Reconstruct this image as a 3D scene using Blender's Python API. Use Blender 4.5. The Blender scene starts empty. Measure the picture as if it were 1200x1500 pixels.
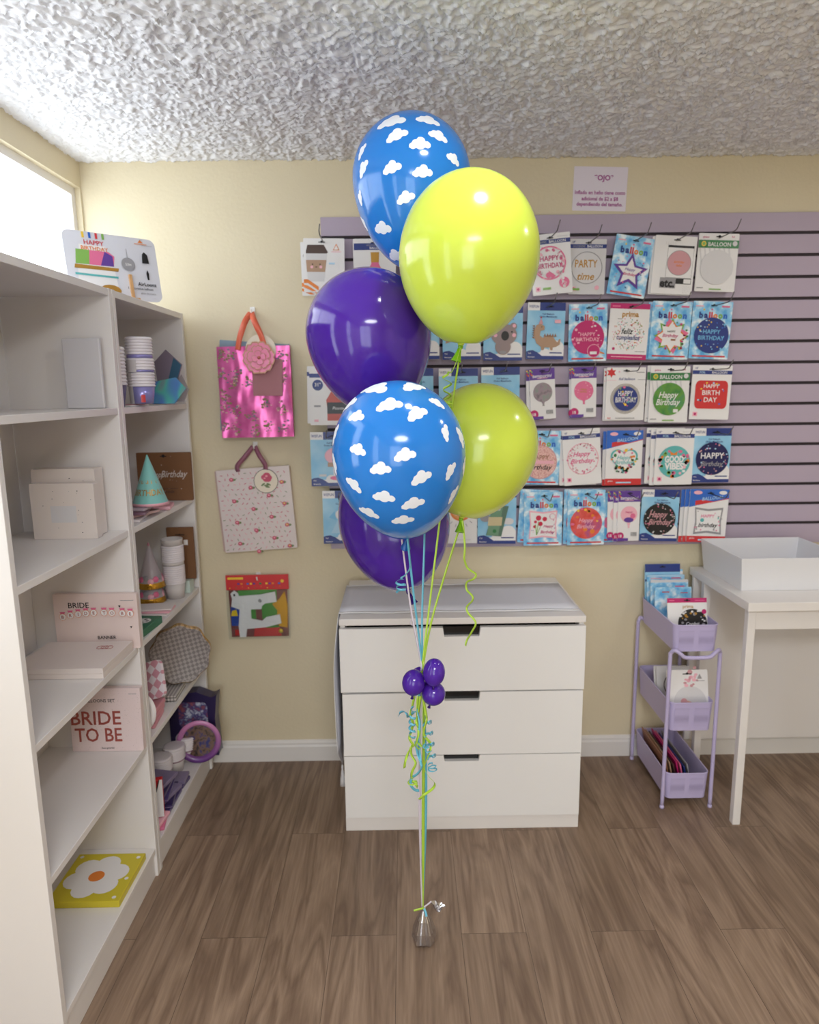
import bpy, bmesh, math, random
from mathutils import Vector, Matrix, noise
from mathutils.geometry import tessellate_polygon
random.seed(7)
SC = bpy.context.scene
COL = SC.collection
PI = math.pi

# ---------------------------------------------------------------- camera numbers
F, PITCH, YAW, ROLL, CH = 1012.1, 0.17582, 0.0064, -0.01253, 1.488
_cp, _sp, _cy, _sy = math.cos(PITCH), math.sin(PITCH), math.cos(YAW), math.sin(YAW)
FW = Vector((_sy*_cp, _cy*_cp, -_sp))
_r = Vector((_cy, -_sy, 0)); _u = _r.cross(FW)
RT = math.cos(ROLL)*_r + math.sin(ROLL)*_u
UP = -math.sin(ROLL)*_r + math.cos(ROLL)*_u
EYE = Vector((0, 0, CH))
def ray(x, y): return FW + RT*((x-600)/F) + UP*((750-y)/F)
def at(x, y, Y):
    d = ray(x, y); return EYE + d*(Y/d.y)
def atX(x, y, X):
    d = ray(x, y); return EYE + d*(X/d.x)
def mpp(p): return (p-EYE).dot(FW)/F       # metres per pixel at a point

# ---------------------------------------------------------------- materials
def lin(c):
    out = []
    for v in c[:3]:
        v = v/255.0
        out.append(v/12.92 if v <= .04045 else ((v+.055)/1.055)**2.4)
    return tuple(out)+(1.0,)
MATS = {}
def mat(name, rgb=(200, 200, 200), rough=.5, metal=0.0, coat=0.0, trans=0.0, spec=.5, sss=0.0, emit=None, alpha=1.0, ior=1.45):
    if name in MATS: return MATS[name]
    m = bpy.data.materials.new(name); m.use_nodes = True
    b = m.node_tree.nodes['Principled BSDF']
    b.inputs['Base Color'].default_value = lin(rgb)
    b.inputs['Roughness'].default_value = rough
    b.inputs['Metallic'].default_value = metal
    b.inputs['Coat Weight'].default_value = coat
    b.inputs['Coat Roughness'].default_value = .08
    b.inputs['Transmission Weight'].default_value = trans
    b.inputs['Specular IOR Level'].default_value = spec
    b.inputs['IOR'].default_value = ior
    b.inputs['Alpha'].default_value = alpha
    if sss:
        b.inputs['Subsurface Weight'].default_value = sss
        b.inputs['Subsurface Radius'].default_value = (.02, .02, .02)
    if emit:
        b.inputs['Emission Color'].default_value = lin(emit[0]); b.inputs['Emission Strength'].default_value = emit[1]
    MATS[name] = m
    return m
def nodes(m): return m.node_tree.nodes, m.node_tree.links, m.node_tree.nodes['Principled BSDF']
def coords(m, scale=(1, 1, 1), rot=(0, 0, 0), kind='Object', loc=(0, 0, 0)):
    N, L, b = nodes(m)
    t = N.new('ShaderNodeTexCoord'); p = N.new('ShaderNodeMapping')
    p.inputs['Scale'].default_value = scale; p.inputs['Rotation'].default_value = rot; p.inputs['Location'].default_value = loc
    L.new(t.outputs[kind], p.inputs['Vector']); return p.outputs['Vector']
def ntex(m, vec, scale, detail=4, rough=.5, dist=0):
    N, L, b = nodes(m)
    n = N.new('ShaderNodeTexNoise'); n.inputs['Scale'].default_value = scale; n.inputs['Detail'].default_value = detail
    n.inputs['Roughness'].default_value = rough; n.inputs['Distortion'].default_value = dist
    L.new(vec, n.inputs['Vector']); return n.outputs['Fac']
def ramp(m, fac, stops, interp='LINEAR'):
    N, L, b = nodes(m)
    r = N.new('ShaderNodeValToRGB'); r.color_ramp.interpolation = interp
    e = r.color_ramp.elements
    while len(e) < len(stops): e.new(.5)
    for el, (p, c) in zip(e, stops): el.position = p; el.color = lin(c)
    L.new(fac, r.inputs['Fac']); return r.outputs['Color']
def bump(m, fac, strength=.3, dist=.002):
    N, L, b = nodes(m)
    u = N.new('ShaderNodeBump'); u.inputs['Strength'].default_value = strength; u.inputs['Distance'].default_value = dist
    L.new(fac, u.inputs['Height']); L.new(u.outputs['Normal'], b.inputs['Normal'])
def mix(m, fac, a, c, mode='MIX'):
    N, L, b = nodes(m)
    x = N.new('ShaderNodeMix'); x.data_type = 'RGBA'; x.blend_type = mode
    if isinstance(fac, float): x.inputs[0].default_value = fac
    else: L.new(fac, x.inputs[0])
    for k, v in ((6, a), (7, c)):
        if isinstance(v, tuple): x.inputs[k].default_value = v
        else: L.new(v, x.inputs[k])
    return x.outputs[2]

# ---------------------------------------------------------------- mesh builder
_TXT = {}
def text_mesh(s, shear=0.0, bold=.012):
    k = (s, shear, bold)
    if k in _TXT: return _TXT[k]
    c = bpy.data.curves.new('lettering', 'FONT'); c.body = s; c.size = 1; c.resolution_u = 2; c.shear = shear; c.offset = bold
    c.fill_mode = 'FRONT'
    o = bpy.data.objects.new('lettering', c); COL.objects.link(o)
    dg = bpy.context.evaluated_depsgraph_get(); ev = o.evaluated_get(dg)
    me = ev.to_mesh()
    vs = [Vector((v.co.x, v.co.y)) for v in me.vertices]; fs = [tuple(p.vertices) for p in me.polygons]
    ev.to_mesh_clear(); bpy.data.objects.remove(o); bpy.data.curves.remove(c)
    if not vs: vs = [Vector((0, 0))]
    x0 = min(v.x for v in vs); x1 = max(v.x for v in vs); y0 = min(v.y for v in vs); y1 = max(v.y for v in vs)
    _TXT[k] = (vs, fs, (x0, y0, x1, y1)); return _TXT[k]

class MB:
    def __init__(s): s.v = []; s.f = []; s.m = []; s.sm = []; s.mats = []
    def mi(s, m):
        if m not in s.mats: s.mats.append(m)
        return s.mats.index(m)
    def add(s, verts, faces, m, M=None, smooth=False):
        o = len(s.v); i = s.mi(m)
        for q in verts:
            q = Vector(q); s.v.append(M @ q if M else q)
        for f in faces: s.f.append(tuple(o+k for k in f)); s.m.append(i); s.sm.append(smooth)
        return s
    def box(s, lo, hi, m, M=None):
        x0, y0, z0 = lo; x1, y1, z1 = hi
        return s.add([(x0,y0,z0),(x1,y0,z0),(x1,y1,z0),(x0,y1,z0),(x0,y0,z1),(x1,y0,z1),(x1,y1,z1),(x0,y1,z1)],
              [(0,3,2,1),(4,5,6,7),(0,1,5,4),(1,2,6,5),(2,3,7,6),(3,0,4,7)], m, M)
    def lathe(s, prof, m, n=32, M=None, smooth=True, mod=None, cap=True):
        vs = []; fs = []
        for r, z in prof:
            for k in range(n):
                a = 2*PI*k/n; rr = r*(mod(a) if mod else 1)
                vs.append((rr*math.cos(a), rr*math.sin(a), z))
        for i in range(len(prof)-1):
            for k in range(n):
                a = i*n+k; b = i*n+(k+1) % n
                fs.append((a, b, b+n, a+n))
        if cap and prof[0][0] > 1e-6: fs.append(tuple(reversed(range(n))))
        if cap and prof[-1][0] > 1e-6: fs.append(tuple((len(prof)-1)*n+k for k in range(n)))
        return s.add(vs, fs, m, M, smooth)
    def sweep(s, pts, sec, m, M=None, smooth=True, up=None, closed=False, twist=None):
        """sec: list of (a,b) in the plane normal to the path (a along side, b along normal)"""
        pts = [Vector(p) for p in pts]; n = len(pts); k = len(sec); vs = []; fs = []
        side = None
        for i in range(n):
            if closed: t = pts[(i+1) % n]-pts[i-1]
            else: t = pts[min(i+1, n-1)]-pts[max(i-1, 0)]
            if t.length < 1e-9: t = Vector((0, 0, 1))
            t.normalize()
            if side is None:
                ref = Vector(up) if up else (Vector((0, 0, 1)) if abs(t.z) < .9 else Vector((1, 0, 0)))
                side = t.cross(ref)
                if side.length < 1e-6: side = t.cross(Vector((0, 1, .01)))
            elif up and not twist:
                q = t.cross(Vector(up)); 
                if q.length > 1e-4: side = q
            side = (side - t*side.dot(t))
            if side.length < 1e-9: side = t.orthogonal()
            side.normalize(); nr = side.cross(t)
            sd, nn = side, nr
            if twist:
                a = twist(i/(n-1)); sd = side*math.cos(a)+nr*math.sin(a); nn = -side*math.sin(a)+nr*math.cos(a)
            for a, b in sec: vs.append(pts[i]+sd*a+nn*b)
        for i in range(n if closed else n-1):
            j = (i+1) % n
            for q in range(k): fs.append((i*k+q, i*k+(q+1) % k, j*k+(q+1) % k, j*k+q))
        if not closed:
            fs.append(tuple(reversed(range(k)))); fs.append(tuple((n-1)*k+q for q in range(k)))
        return s.add(vs, fs, m, M, smooth)
    def tube(s, pts, r, m, n=10, M=None, closed=False):
        return s.sweep(pts, [(r*math.cos(2*PI*k/n), r*math.sin(2*PI*k/n)) for k in range(n)], m, M, True, None, closed)
    def ribbon(s, pts, w, m, t=.0004, up=None, twist=None, M=None):
        return s.sweep(pts, [(-w/2, -t/2), (w/2, -t/2), (w/2, t/2), (-w/2, t/2)], m, M, True, up, False, twist)
    def flat(s, poly, z, m, M=None):
        """flat polygon in local xy at height z, facing +z"""
        vs = [Vector((p[0], p[1], 0)) for p in poly]
        tri = tessellate_polygon([vs])
        fs = []
        for t in tri:
            a, b, c = [vs[i] for i in t]
            if (b-a).cross(c-a).z < 0: t = (t[0], t[2], t[1])
            fs.append(tuple(t))
        return s.add([(p[0], p[1], z) for p in poly], fs, m, M)
    def prism(s, poly, z0, z1, m, M=None, side=None):
        n = len(poly)
        area = sum(poly[i][0]*poly[(i+1) % n][1]-poly[(i+1) % n][0]*poly[i][1] for i in range(n))
        if area < 0: poly = list(reversed(poly))
        s.flat(poly, z1, m, M)
        vs = [Vector((p[0], p[1], 0)) for p in poly]
        fs = []
        for t in tessellate_polygon([vs]):
            a, b, c = [vs[i] for i in t]
            if (b-a).cross(c-a).z > 0: t = (t[0], t[2], t[1])
            fs.append(tuple(t))
        s.add([(p[0], p[1], z0) for p in poly], fs, m, M)
        s.add([(p[0], p[1], z0) for p in poly]+[(p[0], p[1], z1) for p in poly],
              [(i, (i+1) % n, n+(i+1) % n, n+i) for i in range(n)], side or m, M)
        return s
    def text(s, t, cx, cy, h, z, m, M=None, shear=0.0, maxw=None, rot=0, bold=.012):
        vs, fs, (x0, y0, x1, y1) = text_mesh(t, shear, bold)
        k = h/.72
        if maxw and (x1-x0)*k > maxw: kx = maxw/(x1-x0)
        else: kx = k
        mx = (x0+x1)/2
        c, sn = math.cos(rot), math.sin(rot); out = []
        for v in vs:
            a = (v.x-mx)*kx; b = (v.y-.36)*k
            out.append((cx+a*c-b*sn, cy+a*sn+b*c, z))
        return s.add(out, fs, m, M)
    def build(s, name, parent=None, loc=None, M=None, bevel=0, subsurf=0, mats=None):
        me = bpy.data.meshes.new(name)
        me.from_pydata([tuple(v) for v in s.v], [], s.f)
        for m in s.mats: me.materials.append(m)
        me.polygons.foreach_set('material_index', s.m)
        me.polygons.foreach_set('use_smooth', s.sm)
        me.update()
        o = bpy.data.objects.new(name, me); COL.objects.link(o)
        if parent: o.parent = parent
        if M is not None: o.matrix_world = M
        elif loc is not None: o.location = loc
        if bevel:
            b = o.modifiers.new('edges', 'BEVEL'); b.width = bevel; b.segments = 2; b.limit_method = 'ANGLE'; b.angle_limit = math.radians(40)
        if subsurf:
            b = o.modifiers.new('round', 'SUBSURF'); b.levels = subsurf; b.render_levels = subsurf
        return o
def tag(o, label=None, cat=None, group=None, kind=None):
    if label: o['label'] = label
    if cat: o['category'] = cat
    if group: o['group'] = group
    if kind: o['kind'] = kind
    return o
def thing(name, label, cat, loc=(0, 0, 0), rotz=0, group=None, M=None):
    o = bpy.data.objects.new(name, None); COL.objects.link(o); o.empty_display_size = .05
    if M is not None: o.matrix_world = M
    else: o.location = loc; o.rotation_euler = (0, 0, rotz)
    return tag(o, label, cat, group)
def struct(name, mb, label=None, bevel=0):
    o = mb.build(name, bevel=bevel); o['kind'] = 'structure'
    if label: o['label'] = label
    return o
def copy_tree(o, parent=None):
    c = o.copy(); COL.objects.link(c)
    if parent: c.parent = parent
    for ch in list(o.children): copy_tree(ch, c)
    return c
def frame(c, right=(1, 0, 0), up=(0, 0, 1), rot=0):
    """local x=right, y=up, z=towards the viewer of a face"""
    r = Vector(right).normalized(); u = Vector(up).normalized(); n = r.cross(u).normalized(); u = n.cross(r)
    m = Matrix(((r.x, u.x, n.x, c[0]), (r.y, u.y, n.y, c[1]), (r.z, u.z, n.z, c[2]), (0, 0, 0, 1)))
    return m @ Matrix.Rotation(rot, 4, 'Z')
def circle(cx, cy, rx, ry=None, n=28, a0=0, a1=2*PI):
    ry = rx if ry is None else ry
    full = abs(a1-a0-2*PI) < 1e-6
    return [(cx+rx*math.cos(a0+(a1-a0)*k/(n if full else n-1)), cy+ry*math.sin(a0+(a1-a0)*k/(n if full else n-1))) for k in range(n)]
def star(cx, cy, R, r, n=5, rot=PI/2):
    return [(cx+(R if k % 2 == 0 else r)*math.cos(rot+PI*k/n), cy+(R if k % 2 == 0 else r)*math.sin(rot+PI*k/n)) for k in range(2*n)]
def rrect(x0, y0, x1, y1, r, n=5):
    p = []
    for cx, cy, a in ((x1-r, y1-r, 0), (x0+r, y1-r, PI/2), (x0+r, y0+r, PI), (x1-r, y0+r, 3*PI/2)):
        for k in range(n+1): p.append((cx+r*math.cos(a+PI/2*k/n), cy+r*math.sin(a+PI/2*k/n)))
    return p
def spline(pts, n=12):
    pts = [Vector(p) for p in pts]; out = []
    for i in range(len(pts)-1):
        p0 = pts[max(i-1, 0)]; p1 = pts[i]; p2 = pts[i+1]; p3 = pts[min(i+2, len(pts)-1)]
        for k in range(n):
            t = k/n
            out.append(.5*((2*p1)+(p2-p0)*t+(2*p0-5*p1+4*p2-p3)*t*t+(3*p1-p0-3*p2+p3)*t**3))
    out.append(pts[-1]); return out

# ---------------------------------------------------------------- setting
WALL_Y, LEFT_X, RIGHT_X, FRONT_Y, CEIL = 2.615, -1.13, 2.3, -2.4, 2.292
wall_m = mat('cream_wall_paint', (216, 204, 169), .62)
_v = coords(wall_m); _a = ntex(wall_m, _v, 90, 4, .6); bump(wall_m, _a, .35, .0025)
_N, _L, _b = nodes(wall_m)
_L.new(ramp(wall_m, ntex(wall_m, _v, 1.6, 3), [(.3, (215, 202, 172)), (.7, (220, 208, 180))]), _b.inputs['Base Color'])
ceil_m = mat('white_textured_plaster', (230, 229, 231), .8)
bump(ceil_m, ntex(ceil_m, coords(ceil_m), 160, 3, .6), .3, .002)
white_trim = mat('white_trim_paint', (226, 222, 218), .35)
floor_m = mat('brown_wood_plank', (120, 98, 82), .42)
def _floor():
    N, L, b = nodes(floor_m)
    v = coords(floor_m, rot=(0, 0, PI/2), loc=(.46, .04, 0))
    br = N.new('ShaderNodeTexBrick'); L.new(v, br.inputs['Vector'])
    br.inputs['Scale'].default_value = 1; br.inputs['Brick Width'].default_value = 1.22; br.inputs['Row Height'].default_value = .18
    br.inputs['Mortar Size'].default_value = .0008; br.inputs['Mortar Smooth'].default_value = .3; br.offset = .37
    br.inputs['Color1'].default_value = (0, 0, 0, 1); br.inputs['Color2'].default_value = (1, 1, 1, 1); br.inputs['Mortar'].default_value = (.5, .5, .5, 1)
    # grain: noise stretched along y, shifted per plank
    t = N.new('ShaderNodeTexCoord'); mp = N.new('ShaderNodeMapping'); mp.inputs['Scale'].default_value = (8, .8, 1)
    L.new(t.outputs['Object'], mp.inputs['Vector'])
    off = N.new('ShaderNodeVectorMath'); off.operation = 'MULTIPLY_ADD'; off.inputs[1].default_value = (7, 11, 3)
    L.new(br.outputs['Color'], off.inputs[0]); L.new(mp.outputs['Vector'], off.inputs[2])
    n1 = N.new('ShaderNodeTexNoise'); n1.inputs['Scale'].default_value = 1.3; n1.inputs['Detail'].default_value = 5; n1.inputs['Distortion'].default_value = 1.2
    L.new(off.outputs[0], n1.inputs['Vector'])
    w = N.new('ShaderNodeMath'); w.operation = 'MULTIPLY'; w.inputs[1].default_value = 9; L.new(n1.outputs['Fac'], w.inputs[0])
    fr = N.new('ShaderNodeMath'); fr.operation = 'PINGPONG'; fr.inputs[1].default_value = 1; L.new(w.outputs[0], fr.inputs[0])
    c1 = ramp(floor_m, fr.outputs[0], [(0, (130, 108, 92)), (.5, (149, 127, 109)), (1, (163, 140, 121))])
    m2 = N.new('ShaderNodeMapping'); m2.inputs['Scale'].default_value = (60, 2.5, 1); L.new(t.outputs['Object'], m2.inputs['Vector'])
    n2 = N.new('ShaderNodeTexNoise'); n2.inputs['Scale'].default_value = 2; n2.inputs['Detail'].default_value = 6; L.new(m2.outputs['Vector'], n2.inputs['Vector'])
    c2 = ramp(floor_m, n2.outputs['Fac'], [(.3, (214, 209, 204)), (.7, (255, 255, 255))])
    c = mix(floor_m, .75, c1, c2, 'MULTIPLY')
    c3 = ramp(floor_m, br.outputs['Color'], [(0, (222, 218, 214)), (1, (255, 253, 250))])
    c = mix(floor_m, .8, c, c3, 'MULTIPLY')
    c = mix(floor_m, br.outputs['Fac'], c, lin((84, 68, 57)))
    L.new(c, b.inputs['Base Color'])
    bump(floor_m, n2.outputs['Fac'], .08, .001)
_floor()

T = .1
mb = MB(); mb.box((LEFT_X-T, FRONT_Y-T, -.1), (RIGHT_X+T, WALL_Y+T, 0), floor_m); struct('floor', mb, 'brown wood plank floor')
mb = MB(); mb.box((LEFT_X-T, WALL_Y, 0), (RIGHT_X+T, WALL_Y+T, CEIL+.1), wall_m); struct('wall_back', mb, 'cream painted back wall')
mb = MB(); mb.box((RIGHT_X, FRONT_Y-T, 0), (RIGHT_X+T, WALL_Y, CEIL+.1), wall_m); struct('wall_right', mb)
def wall_with_holes(name, axis, pos, t, lo, hi, holes):
    """wall along 'y' (at x=pos) or 'x' (at y=pos); holes (a0,a1,z0,z1)"""
    mb = MB(); cuts = sorted(set([lo, hi]+[h[0] for h in holes]+[h[1] for h in holes]))
    for a, b in zip(cuts, cuts[1:]):
        hs = sorted([h for h in holes if h[0] <= a+1e-6 and h[1] >= b-1e-6], key=lambda h: h[2])
        z = 0
        for h in hs+[None]:
            z1 = h[2] if h else CEIL+.1
            if z1-z > 1e-4:
                if axis == 'y': mb.box((pos-t, a, z), (pos, b, z1), wall_m)
                else: mb.box((a, pos-t, z), (b, pos, z1), wall_m)
            if h: z = h[3]
    return struct(name, mb)
W1 = (1.0, 2.605, 1.0, 2.2); W2 = (-.35, .20, .5, 2.15)
wall_with_holes('wall_left', 'y', LEFT_X, T, FRONT_Y-T, WALL_Y, [W1, W2])
W_FILL = (-1.0, .35, .05, 2.1)  # unseen front glazing, added and widened to let in fill light
wall_with_holes('wall_front', 'x', FRONT_Y, T, LEFT_X, RIGHT_X, [W_FILL])
def thin_clear(name, refl=.05, rough=.0, tint=(250, 252, 252)):
    m = bpy.data.materials.new(name); m.use_nodes = True; N, L = m.node_tree.nodes, m.node_tree.links
    N.remove(N['Principled BSDF']); out = N['Material Output']
    t = N.new('ShaderNodeBsdfTransparent'); t.inputs['Color'].default_value = lin(tint)
    g = N.new('ShaderNodeBsdfGlossy'); g.inputs['Roughness'].default_value = rough
    x = N.new('ShaderNodeMixShader'); x.inputs[0].default_value = refl
    L.new(t.outputs[0], x.inputs[1]); L.new(g.outputs[0], x.inputs[2]); L.new(x.outputs[0], out.inputs['Surface'])
    MATS[name] = m; return m
glass = thin_clear('window_glass')
def window(name, axis, pos, h, nx, nz):
    a0, a1, z0, z1 = h
    def bx(mb, a, b, c, d, t0, t1, m):
        if axis == 'y': mb.box((pos-t1, a, c), (pos-t0, b, d), m)
        else: mb.box((a, pos-t1, c), (b, pos-t0, d), m)
    root = thing(name, None, None, (0, 0, 0)); root['kind'] = 'structure'
    fr = MB(); w = .028
    bx(fr, a0, a0+w, z0, z1, .02, .075, white_trim); bx(fr, a1-w, a1, z0, z1, .02, .075, white_trim)
    bx(fr, a0+w, a1-w, z0, z0+w, .02, .075, white_trim); bx(fr, a0+w, a1-w, z1-w, z1, .02, .075, white_trim)
    for k in range(1, nx): c = a0+(a1-a0)*k/nx; bx(fr, c-.012, c+.012, z0+w, z1-w, .03, .065, white_trim)
    for k in range(1, nz):
        c = z0+(z1-z0)*k/nz
        bx(fr, a0+w, a1-w, c-.012, c+.012, .031, .064, white_trim)
    f = fr.build('window_frame', root); f['kind'] = 'structure'
    g = MB(); bx(g, a0+w, a1-w, z0+w, z1-w, .045, .049, glass); g = g.build('pane', root); g['kind'] = 'structure'
window('window_1', 'y', LEFT_X, W1, 2, 2)
window('window_2', 'y', LEFT_X, W2, 2, 4)
window('fill_window', 'x', FRONT_Y, W_FILL, 2, 3)
# ceiling: trowelled plaster, real relief over the part in view
def ceil_h(x, y):
    q = noise.noise_vector(Vector((x*24, y*24, 3.1)))*1.0
    p = Vector((x*50, y*50, 0))+q
    d = noise.voronoi(p, distance_metric='DISTANCE')[0]
    a = d[1]-d[0]
    b = 1-abs(noise.noise((Vector((x*44, y*44, 9))+q*1.6)))*2.4
    c = noise.noise(Vector((x*22, y*22, 7)))
    return .0072*min(a, .6)+.0085*max(b, 0)**1.3+.0045*c
mb = MB()
X0, X1, Y0, Y1, st = -1.13, 1.75, 1.3, 2.615, .0042
nx = int((X1-X0)/st); ny = int((Y1-Y0)/st)
vs = []; fs = []
for j in range(ny+1):
    for i in range(nx+1):
        x = X0+(X1-X0)*i/nx; y = Y0+(Y1-Y0)*j/ny
        vs.append((x, y, CEIL-ceil_h(x, y) if y < 2.612 else CEIL-.002))
for j in range(ny):
    for i in range(nx):
        a = j*(nx+1)+i; fs.append((a, a+nx+1, a+nx+2, a+1))
mb.add(vs, fs, ceil_m, smooth=True)
mb.box((LEFT_X-T, FRONT_Y-T, CEIL+.012), (RIGHT_X+T, WALL_Y+T, CEIL+.1), ceil_m)
mb.box((LEFT_X, FRONT_Y, CEIL-.004), (RIGHT_X, Y0, CEIL+.02), ceil_m)
mb.box((X1, Y0, CEIL-.004), (RIGHT_X, WALL_Y, CEIL+.02), ceil_m)
struct('ceiling', mb, 'white ceiling with rough trowelled plaster relief')
def baseboard(name, lo, hi):
    mb = MB(); mb.box(lo, hi, white_trim)
    return mb
mb = MB()
prof = [(0, 0), (.013, 0), (.013, .062), (.010, .070), (.010, .078), (.004, .086), (0, .088)]
for a, b in ((LEFT_X, RIGHT_X),):
    vs = [(a, WALL_Y-p, z) for p, z in prof]+[(b, WALL_Y-p, z) for p, z in prof]; n = len(prof)
    mb.add(vs, [(i, i+1, n+i+1, n+i) for i in range(n-1)]+[tuple(range(n)), tuple(range(2*n-1, n-1, -1))], white_trim)
struct('baseboard_back', mb, 'white baseboard along the back wall')
mb = MB(); mb.box((LEFT_X, FRONT_Y, 0), (LEFT_X+.012, WALL_Y-.014, .088), white_trim); struct('baseboard_left', mb)
mb = MB(); mb.box((RIGHT_X-.012, FRONT_Y, 0), (RIGHT_X, WALL_Y-.014, .088), white_trim); struct('baseboard_right', mb)

# ceiling lamps (two just above the picture, one fill lamp added behind the camera)
lamp_trim = mat('lamp_trim_white', (240, 240, 238), .4)
lamp_glow = mat('lamp_diffuser', (255, 250, 242), .4, emit=((255, 246, 232), 6))
def ceiling_lamp(x, y, r, power, label, glow=None):
    root = thing('ceiling_light', label, 'ceiling light', (x, y, CEIL-.004), group='round ceiling lights')
    m = MB(); m.lathe([(r+.02, 0), (r+.02, -.006), (r+.012, -.012), (r, -.012), (r, -.004)], lamp_trim, 40, cap=False); m.build('trim_ring', root)
    m = MB(); m.lathe([(r, -.008), (r*.5, -.010), (0, -.0105)], glow or lamp_glow, 40); m.build('diffuser', root)
    l = bpy.data.lights.new('lamp_light', 'AREA'); l.shape = 'DISK'; l.size = 2*r; l.energy = power; l.color = (.97, .98, 1)
    o = bpy.data.objects.new('lamp_light', l); COL.objects.link(o); o.location = (x, y, CEIL-.02)
LAMP_P = 3.5
ceiling_lamp(.25, 1.22, .07, LAMP_P, 'round ceiling light straight above the balloons')
ceiling_lamp(1.6, 1.7, .07, LAMP_P, 'round ceiling light above the white table on the right')
ceiling_lamp(.25, -1.0, .5, 52, 'wide round fill light added on the ceiling behind the camera', mat('fill_lamp_diffuser', (255, 252, 246), .4, emit=((255, 252, 246), 1.5)))  # unseen lamp added to fill the room with soft frontal light
# ---------------------------------------------------------------- furniture
white_lam = mat('white_laminate', (228, 224, 222), .38)
white_front = mat('white_lacquer_front', (232, 231, 231), .34)
shade_hole = mat('dark_recess', (18, 17, 17), .25)
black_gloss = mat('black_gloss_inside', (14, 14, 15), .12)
SH_X = -.787; SH_D = .30; SH_TOP = 1.765
LEV = [.096, .441, .756, 1.103, 1.447]          # upper faces of the shelves
def bookcase(y0, y1, label):
    root = thing('bookcase', label, 'bookcase', (SH_X-SH_D/2, (y0+y1)/2, 0), group='white open bookcases')
    ox, oy = root.location.x, root.location.y
    def part(n, lo, hi, m=white_lam, bev=.0012):
        q = MB(); q.box((lo[0]-ox, lo[1]-oy, lo[2]), (hi[0]-ox, hi[1]-oy, hi[2]), m); return q.build(n, root, bevel=bev)
    xb, xf = SH_X-SH_D, SH_X
    part('side_panel', (xb, y0, 0), (xf, y0+.018, SH_TOP)); part('side_panel', (xb, y1-.018, 0), (xf, y1, SH_TOP))
    part('top_panel', (xb, y0+.0185, SH_TOP-.020), (xf-.001, y1-.0185, SH_TOP-.001))
    part('back_panel', (xb, y0+.0185, .09), (xb+.004, y1-.0185, SH_TOP-.021))
    for z in LEV: part('shelf', (xb+.0045, y0+.0185, z-.018), (xf-.002, y1-.0185, z))
    part('plinth', (xf-.02, y0+.0185, 0), (xf-.008, y1-.0185, LEV[0]-.0185))
    return root
bookcase(1.957, 2.569, 'tall white bookcase in the corner, holding cups and party hats')
bookcase(1.340, 1.952, 'white bookcase nearer the camera, holding bride-to-be boxes')

# dresser
DX0, DX1, DY0, DY1, DH = -.219, .581, 2.133, 2.600, .760
root = thing('chest_of_drawers', 'white chest of three drawers with cut-out grips, against the back wall', 'dresser', ((DX0+DX1)/2, (DY0+DY1)/2, 0))
cx, cy = root.location.x, root.location.y
def dbox(n, lo, hi, m, bev=.0015, par=root):
    q = MB(); q.box((lo[0]-cx, lo[1]-cy, lo[2]), (hi[0]-cx, hi[1]-cy, hi[2]), m); return q.build(n, par, bevel=bev)
dbox('top_panel', (DX0, DY0+.001, DH-.022), (DX1, DY1, DH), white_lam, .002)
dbox('side_panel', (DX0+.002, DY0+.019, .0), (DX0+.018, DY1-.001, DH-.0225), white_lam)
dbox('side_panel', (DX1-.018, DY0+.019, .0), (DX1-.002, DY1-.001, DH-.0225), white_lam)
dbox('back_panel', (DX0+.019, DY1-.008, .05), (DX1-.019, DY1-.002, DH-.023), white_lam)
dbox('plinth', (DX0+.002, DY0+.010, 0), (DX1-.002, DY0+.0185, .052), white_lam)
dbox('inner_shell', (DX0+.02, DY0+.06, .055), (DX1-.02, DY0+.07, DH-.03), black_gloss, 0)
GX = .181; GW = .074
fronts = [(.509, .727), (.283, .5045), (.055, .280)]
for i, (z0, z1) in enumerate(fronts):
    gx = at(678, 920, DY0).x
    d = MB()
    w0, w1, gh = DX0, DX1, .030
    a, b = gx-.060, gx+.054
    poly = [(w0, z0), (w1, z0), (w1, z1), (b+.004, z1), (b, z1-gh), (a, z1-gh), (a-.004, z1), (w0, z1)]
    if i == 1: poly = [(w0+.004, z0), (w1-.003, z0), (w1-.003, z1), (b+.004, z1), (b, z1-gh), (a, z1-gh), (a-.004, z1), (w0+.004, z1-.003)]
    if i == 2: poly = [(w0+.004, z0), (w1-.004, z0), (w1-.004, z1), (b+.004, z1), (b, z1-gh+.008), (a, z1-gh+.008), (a-.004, z1), (w0+.004, z1)]
    d.prism(poly, 0, .018, white_front, frame((-cx, DY0+.018-cy, 0)))
    dr = d.build('drawer_front', root, bevel=.0012)
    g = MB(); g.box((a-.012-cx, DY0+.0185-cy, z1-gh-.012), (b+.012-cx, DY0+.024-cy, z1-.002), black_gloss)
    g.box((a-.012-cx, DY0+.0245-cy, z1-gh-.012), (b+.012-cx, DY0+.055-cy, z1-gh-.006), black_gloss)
    g.build('grip_recess', dr)

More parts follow.
